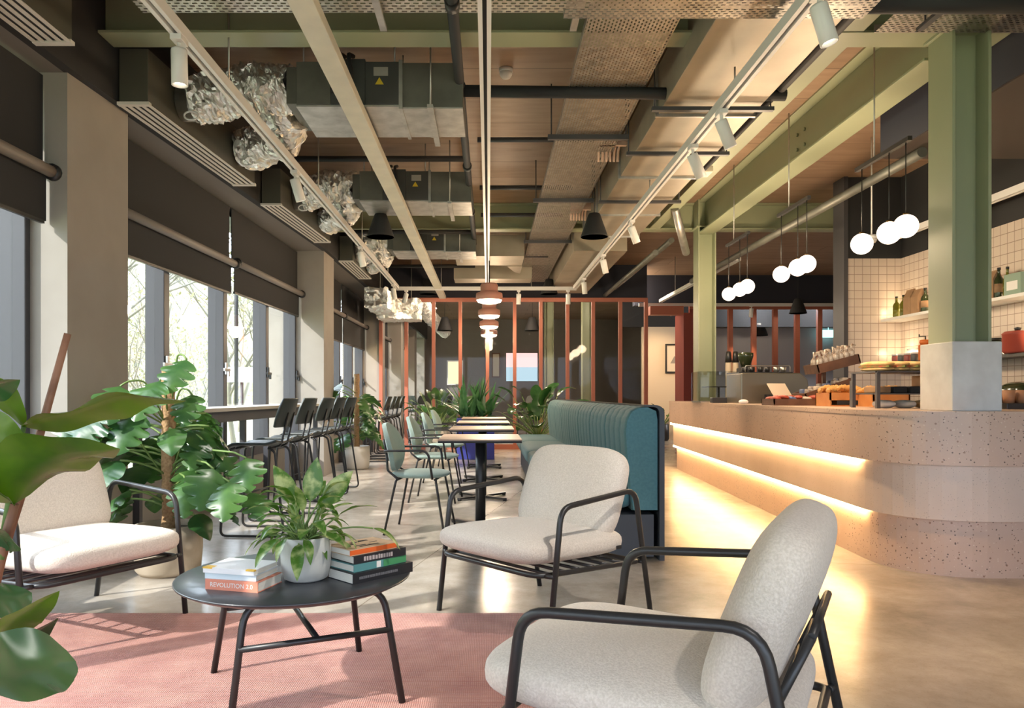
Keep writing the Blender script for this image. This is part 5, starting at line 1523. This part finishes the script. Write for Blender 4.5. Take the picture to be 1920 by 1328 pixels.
# ================================================================ PLANTS
def leaf_shape(t, kind):
    if kind == 'heart': return max(0, (math.sin(PI * min(1, t ** .62))) ** .8)
    if kind == 'lance': return max(0, math.sin(PI * t ** .8)) ** .9
    if kind == 'oval': return max(0, math.sin(PI * t ** .85)) ** .65
    if kind == 'strap': return min(1, 5 * t + .3) * max(0, 1 - t ** 2.4)
    return math.sin(PI * t)
def leaf(mb, pts, width, side, kind='lance', fold=.25, nseg=14, notch=0, nn=5, wave=0.0, seed=0, ncross=3):
    """pts: midrib polyline; side: direction across the blade"""
    P = [Vector(p) for p in pts]
    Ls = [0]
    for a, b in zip(P, P[1:]): Ls.append(Ls[-1] + (b - a).length)
    def sample(t):
        s = t * Ls[-1]
        for i in range(len(P) - 1):
            if s <= Ls[i + 1] + 1e-9:
                return P[i].lerp(P[i + 1], (s - Ls[i]) / max(1e-9, Ls[i + 1] - Ls[i])), (P[i + 1] - P[i]).normalized()
        return P[-1], (P[-1] - P[-2]).normalized()
    vs = []; N = 2 * ncross + 1
    if notch: nseg = nn * 6
    for k in range(nseg + 1):
        t = k / nseg
        c, T = sample(t)
        S = Vector(side); S = (S - T * S.dot(T)).normalized()
        Nn = T.cross(S)
        w = width * leaf_shape(min(max(t, 0.0), 1.0), kind)
        for j in range(N):
            q = (j - ncross) / ncross
            ww = w
            if notch and abs(q) > .34:
                ph = (t * nn + (.5 if q > 0 else 0)) % 1.0
                cut = max(0.0, 1 - abs(ph - .5) / .2) * (1 if .12 < t < .93 else 0)
                ww = w * (1 - notch * cut * (abs(q) - .34) / .66)
            x = q * ww
            z = fold * abs(q) * w + wave * math.sin(t * 14 + seed * 3 + (2 if q > 0 else 0)) * abs(q) * w
            sweep = 0 if not notch else .22 * abs(q) * w
            vs.append(c + S * x + Nn * z + T * sweep)
    fs = []
    for k in range(nseg):
        for j in range(N - 1):
            a = k * N + j
            fs.append((a, a + 1, a + N + 1, a + N))
    mb.add(vs, fs, True)
def curve_pts(p0, d0, L, droop, n=8):
    P = [Vector(p0)]; d = Vector(d0).normalized(); st = L / n
    for i in range(n):
        d = (d + Vector((0, 0, -droop / n))).normalized()
        P.append(P[-1] + d * st)
    return P

def potted(name, loc, label, cat_, pot_prof, potm, soil_z, soil_r, group=None):
    t = empty(name, loc, 0, label, cat_, group)
    MB().lathe(pot_prof, seg=36).build('pot', potm, t)
    MB().lathe([(soil_r, soil_z - .02), (soil_r, soil_z), (0, soil_z + .005)], seg=24).build('soil', M_soil, t)
    return t

def monstera(loc, label, pole_h, n, size, seed, potm, pot_r, pot_h, spread=.35, low=.3, top=.3):
    rnd = random.Random(seed)
    t = potted('potted_monstera', loc, label, 'potted plant', [(pot_r * .82, 0), (pot_r * .95, .03), (pot_r, pot_h * .5), (pot_r, pot_h), (pot_r * .9, pot_h), (pot_r * .88, pot_h - .05)], potm, pot_h - .04, pot_r * .9)
    m = MB(); P = [Vector((0, 0, pot_h - .05 + (pole_h - pot_h + .05) * i / 24)) for i in range(25)]
    m.tube(P, [.04 * (1 + .08 * math.sin(i * 2.1)) for i in range(25)], 14)
    crinkle(m, .012, 30, seed)
    m.build('moss_pole', M_coir, t)
    f = MB(); st = MB()
    for i in range(n):
        h = low + (pole_h - top - low) * (i + .5) / n + rnd.uniform(-.05, .05)
        a = i * 2.4 + rnd.uniform(-.4, .4)
        out = Vector((math.cos(a), math.sin(a), rnd.uniform(.25, .8)))
        if out.y < -.55 and abs(out.x) < .5 and rnd.random() < .85: continue
        L = rnd.uniform(.6, 1.15) * spread * (.72 if out.x > .3 else 1.0)
        S = curve_pts((0.03 * math.cos(a), .03 * math.sin(a), h), out, L, .5, 6)
        st.tube(S, [.007] * 7, 5)
        d = (S[-1] - S[-2]).normalized() + Vector((0, 0, -.45))
        sz = size * rnd.uniform(.75, 1.2)
        lp_ = curve_pts(S[-1], d, sz, rnd.uniform(.9, 1.7), 8)
        side = Vector((-math.sin(a), math.cos(a), rnd.uniform(-.5, .5)))
        leaf(f, lp_, sz * .42, side, 'heart', -.18, 30, notch=.85 if rnd.random() < .8 else 0, nn=4, wave=.05, seed=i)
    st.build('stems', M_stem, t); f.build('foliage', M_leaf, t)
    return t
mo = monstera((-1.98, 4.62, 0), 'tall monstera on a coir pole in a sand coloured pot behind the left armchair', 1.25, 54, .25, 4, M_sandpot, .20, .30, .34, .36)
monstera((-1.95, 11.05, 0), 'monstera on a coir pole in a white pot by the second pier', 1.40, 34, .30, 9, M_whitepot, .19, .34, .36, .45)

# trailing lower leaves of the near monstera are part of it
f = MB(); st = MB(); rnd = random.Random(12)
for (px, py, Y, s) in ((462, 885, 4.35, .24), (400, 905, 4.3, .28), (430, 930, 4.25, .26), (350, 930, 4.3, .24), (380, 850, 4.5, .22), (470, 950, 4.3, .2), (350, 700, 4.5, .26), (360, 765, 4.5, .24), (300, 740, 4.4, .3), (200, 790, 4.4, .34), (170, 800, 4.42, .3), (260, 800, 4.4, .3), (225, 750, 4.4, .28), (150, 830, 4.4, .26)):
    c = at(px, py, Y) - mo.location
    S = [Vector((0, 0, .55 if py > 820 else .9)), Vector((c.x * .5, c.y * .5, c.z + .12)), Vector((c.x * .85, c.y * .85, c.z + .11)), c + Vector((0, 0, .08))]
    st.tube(fillet(S, .1, 4), .006, 5)
    d = Vector((c.x * .25 + rnd.uniform(-.2, .2), -.35, -1))
    leaf(f, curve_pts(c + Vector((0, 0, .08)), d + Vector((0, 0, .8)), s, 1.2, 8), s * .46, Vector((1, .1, rnd.uniform(-.3, .3))), 'heart', -.12, 30, notch=.8, nn=4, seed=rnd.random())
f.build('lower_foliage', M_leaf, mo); st.build('lower_stems', M_stem, mo)

# table plant
tp = potted('potted_lily', (-.643, 2.63, .451), 'leafy variegated plant in a pale concrete pot on the coffee table', 'potted plant',
            [(.062, 0), (.076, .008), (.086, .05), (.088, .10), (.084, .15), (.078, .152), (.075, .13)], M_concpot, .135, .075)
f = MB(); st = MB(); rnd = random.Random(21)
for i in range(58):
    a = i * 2.39996 + rnd.uniform(-.2, .2)
    el = .25 + 1.1 * (i / 58)
    d = Vector((math.cos(a) * math.cos(el), math.sin(a) * math.cos(el), math.sin(el)))
    L = rnd.uniform(.05, .13) + (.03 if i > 29 else 0)
    S = curve_pts((rnd.uniform(-.03, .03), rnd.uniform(-.03, .03), .135), d, L, .35, 4)
    st.tube(S, .003, 4)
    LL = rnd.uniform(.09, .15)
    leaf(f, curve_pts(S[-1], S[-1] - S[-2], LL, rnd.uniform(.8, 2.0), 8), LL * .155, Vector((-math.sin(a), math.cos(a), rnd.uniform(-.35, .35))), 'lance', .22, 10, ncross=2, wave=.08, seed=i)
# a long drooping stem to the right
S = curve_pts((.02, 0, .14), Vector((.9, .1, .55)), .22, .7, 6); st.tube(S, .003, 4)
leaf(f, curve_pts(S[-1], S[-1] - S[-2], .13, 1.2, 8), .02, Vector((0, 1, .2)), 'lance', .2, 10, ncross=2)
for (dx, dz) in ((-.07, .19), (.02, .23), (.10, .2)):
    S = curve_pts((0, 0, .14), Vector((dx, .02, dz)), .13, .1, 4); st.tube(S, .003, 4)
    leaf(f, curve_pts(S[-1], S[-1] - S[-2], .16, .5, 8), .035, Vector((1, .2, 0)), 'lance', .2, 10, ncross=2)
st.build('stems', M_stem, tp); f.build('foliage', M_leafvar, tp)

# big leaved plant at the left edge, close to the viewer
Yb = 1.55
base = Vector((-1.20, 1.42, 0))
bp_ = empty('broad_leaf_plant', base, 0, 'large broad leaved plant with a brown stake at the left edge in the foreground', 'potted plant')
MB().lathe([(.13, 0), (.16, .02), (.17, .3), (.15, .3), (.145, .26)], seg=28).build('pot', M_concpot, bp_)
MB().lathe([(.15, .25), (.15, .27), (0, .275)], seg=20).build('soil', M_soil, bp_)
def rel(px, py, Y): return at(px, py, Y) - base
MB().tube([Vector((.06, .1, .27)), rel(22, 985, 1.5), rel(65, 850, 1.5), rel(127, 626, 1.5)], [.009, .009, .0085, .007], 8).build('stake', M_bark, bp_)
MB().tube([Vector((0, 0, .26)), rel(-30, 1180, 1.45), rel(10, 1010, 1.42), rel(28, 945, 1.42)], [.014, .012, .010, .008], 8).build('stem', M_bark, bp_)
MB().tube([rel(0, 1050, 1.42), rel(30, 860, 1.46), rel(45, 800, 1.46)], [.008, .006, .005], 6).tube([rel(-25, 1150, 1.44), rel(-60, 950, 1.42), rel(-30, 760, 1.42)], [.008, .006, .005], 6).build('leaf_stalk', M_stem, bp_)
def big(pts, w, side, name='leaf', m=M_leafbig, kind='oval', fold=.2, wave=.07, seed=1):
    mb = MB(); P = fillet([rel(*p) for p in pts], .2, 6)
    leaf(mb, P, w, Vector(side), kind, fold, 22, 0, 5, wave, seed, ncross=4)
    mb.build(name, m, bp_)
big([(40, 800, 1.46), (150, 768, 1.44), (240, 738, 1.43), (350, 752, 1.42)], .060, (.1, -.97, .33), kind='lance', fold=.3, wave=.14, seed=2)
big([(28, 945, 1.42), (60, 890, 1.40), (120, 862, 1.37), (225, 842, 1.33)], .085, (-.1, -.9, .45), kind='lance', fold=-.3, wave=.1, seed=3)
big([(28, 945, 1.42), (-30, 905, 1.38), (-120, 880, 1.33)], .075, (.2, -.85, .5), fold=-.2, seed=5)
big([(45, 800, 1.46), (20, 765, 1.45), (-10, 730, 1.44), (-60, 690, 1.43)], .04, (.8, -.5, .3), kind='lance', seed=4)
big([(-5, 880, 1.43), (8, 830, 1.42), (-15, 770, 1.42)], .05, (.9, -.4, 0), kind='oval', seed=6)
big([(-60, 745, 1.4), (0, 722, 1.38), (38, 712, 1.37)], .035, (.1, -.9, .5), m=M_leafdark, kind='lance', seed=7)
big([(-40, 1290, 1.25), (30, 1262, 1.22), (90, 1240, 1.2), (142, 1240, 1.18)], .075, (.1, -.45, .9), m=M_leafdark, kind='oval', fold=-.2, seed=8)
big([(-40, 1230, 1.3), (30, 1160, 1.28), (112, 1108, 1.27)], .05, (.5, -.6, .6), kind='lance', m=M_leafbig, seed=9)
big([(-30, 1220, 1.28), (40, 1205, 1.26), (110, 1158, 1.25)], .035, (.3, -.8, .5), kind='lance', m=M_leafdark, seed=10)
big([(-30, 1140, 1.36), (10, 1120, 1.35), (60, 1112, 1.34)], .05, (.2, -.5, .85), kind='oval', m=M_leafdark, seed=11)
big([(-40, 1010, 1.4), (10, 1000, 1.39), (40, 1030, 1.38)], .045, (.3, -.7, .6), kind='oval', m=M_leafdark, seed=12)

# plants behind the dining row
def strap_plant(loc, label, n, L, w, seed, planter):
    t = empty('agave_plant', loc, 0, label, 'potted plant')
    planter(t)
    rnd = random.Random(seed); f = MB()
    for i in range(n):
        a = rnd.uniform(0, 2 * PI); el = rnd.uniform(.5, 1.45)
        d = Vector((math.cos(a) * math.cos(el), math.sin(a) * math.cos(el), math.sin(el)))
        leaf(f, curve_pts((rnd.uniform(-.25, .25), rnd.uniform(-.12, .12), .72), d, L * rnd.uniform(.7, 1.1), rnd.uniform(.2, .8), 8), w, Vector((-math.sin(a), math.cos(a), 0)), 'strap', .2, 10, ncross=2)
    f.build('foliage', M_leafagave, t)
def plbox(t):
    MB().box(-.32, .32, -.2, .2, 0, .70).build('planter', M_bluepot, t, .01)
    MB().box(-.30, .30, -.18, .18, .70, .715).build('soil', M_soil, t)
strap_plant((-.22, 12.8, 0), 'dark strap leaved plant in a cobalt blue planter at the end of the dining row', 52, .68, .045, 5, plbox)
def bush(loc, label, n, size, h, seed, m, potm, r=.2):
    rnd = random.Random(seed)
    t = potted('leafy_plant', loc, label, 'potted plant', [(r * .8, 0), (r, .05), (r, .4), (r * .9, .4), (r * .88, .34)], potm, .36, r * .9)
    f = MB(); st = MB()
    for i in range(n):
        a = i * 2.4 + rnd.uniform(-.4, .4); el = rnd.uniform(.6, 1.45)
        d = Vector((math.cos(a) * math.cos(el), math.sin(a) * math.cos(el), math.sin(el)))
        L = h * rnd.uniform(.4, 1.0)
        S = curve_pts((0, 0, .36), d, L, .3, 6); st.tube(S, .008, 5)
        sz = size * rnd.uniform(.8, 1.2)
        leaf(f, curve_pts(S[-1], S[-1] - S[-2] + Vector((0, 0, .01)), sz, rnd.uniform(.5, 1.8), 8), sz * .3, Vector((-math.sin(a), math.cos(a), rnd.uniform(-.4, .4))), 'oval', .15, 12, wave=.05, seed=i)
    st.build('stems', M_stem, t); f.build('foliage', m, t)
bush((.82, 12.45, 0), 'big dark leaved plant at the far end of the teal banquette', 36, .34, .82, 3, M_leafdark, M_black, .24)
bush((-1.0, 14.2, 0), 'bushy green plant beside the far window stools', 28, .26, .7, 6, M_leaf, M_concpot, .2)
bush((-.95, 16.2, 0), 'green plant just beyond the glass behind the dining row', 26, .3, .8, 10, M_leaf, M_concpot, .2)
bush((4.15, 17.75, 0), 'small dark plant under the framed sketch in the passage', 18, .14, .5, 14, M_leafdark, M_black, .14)
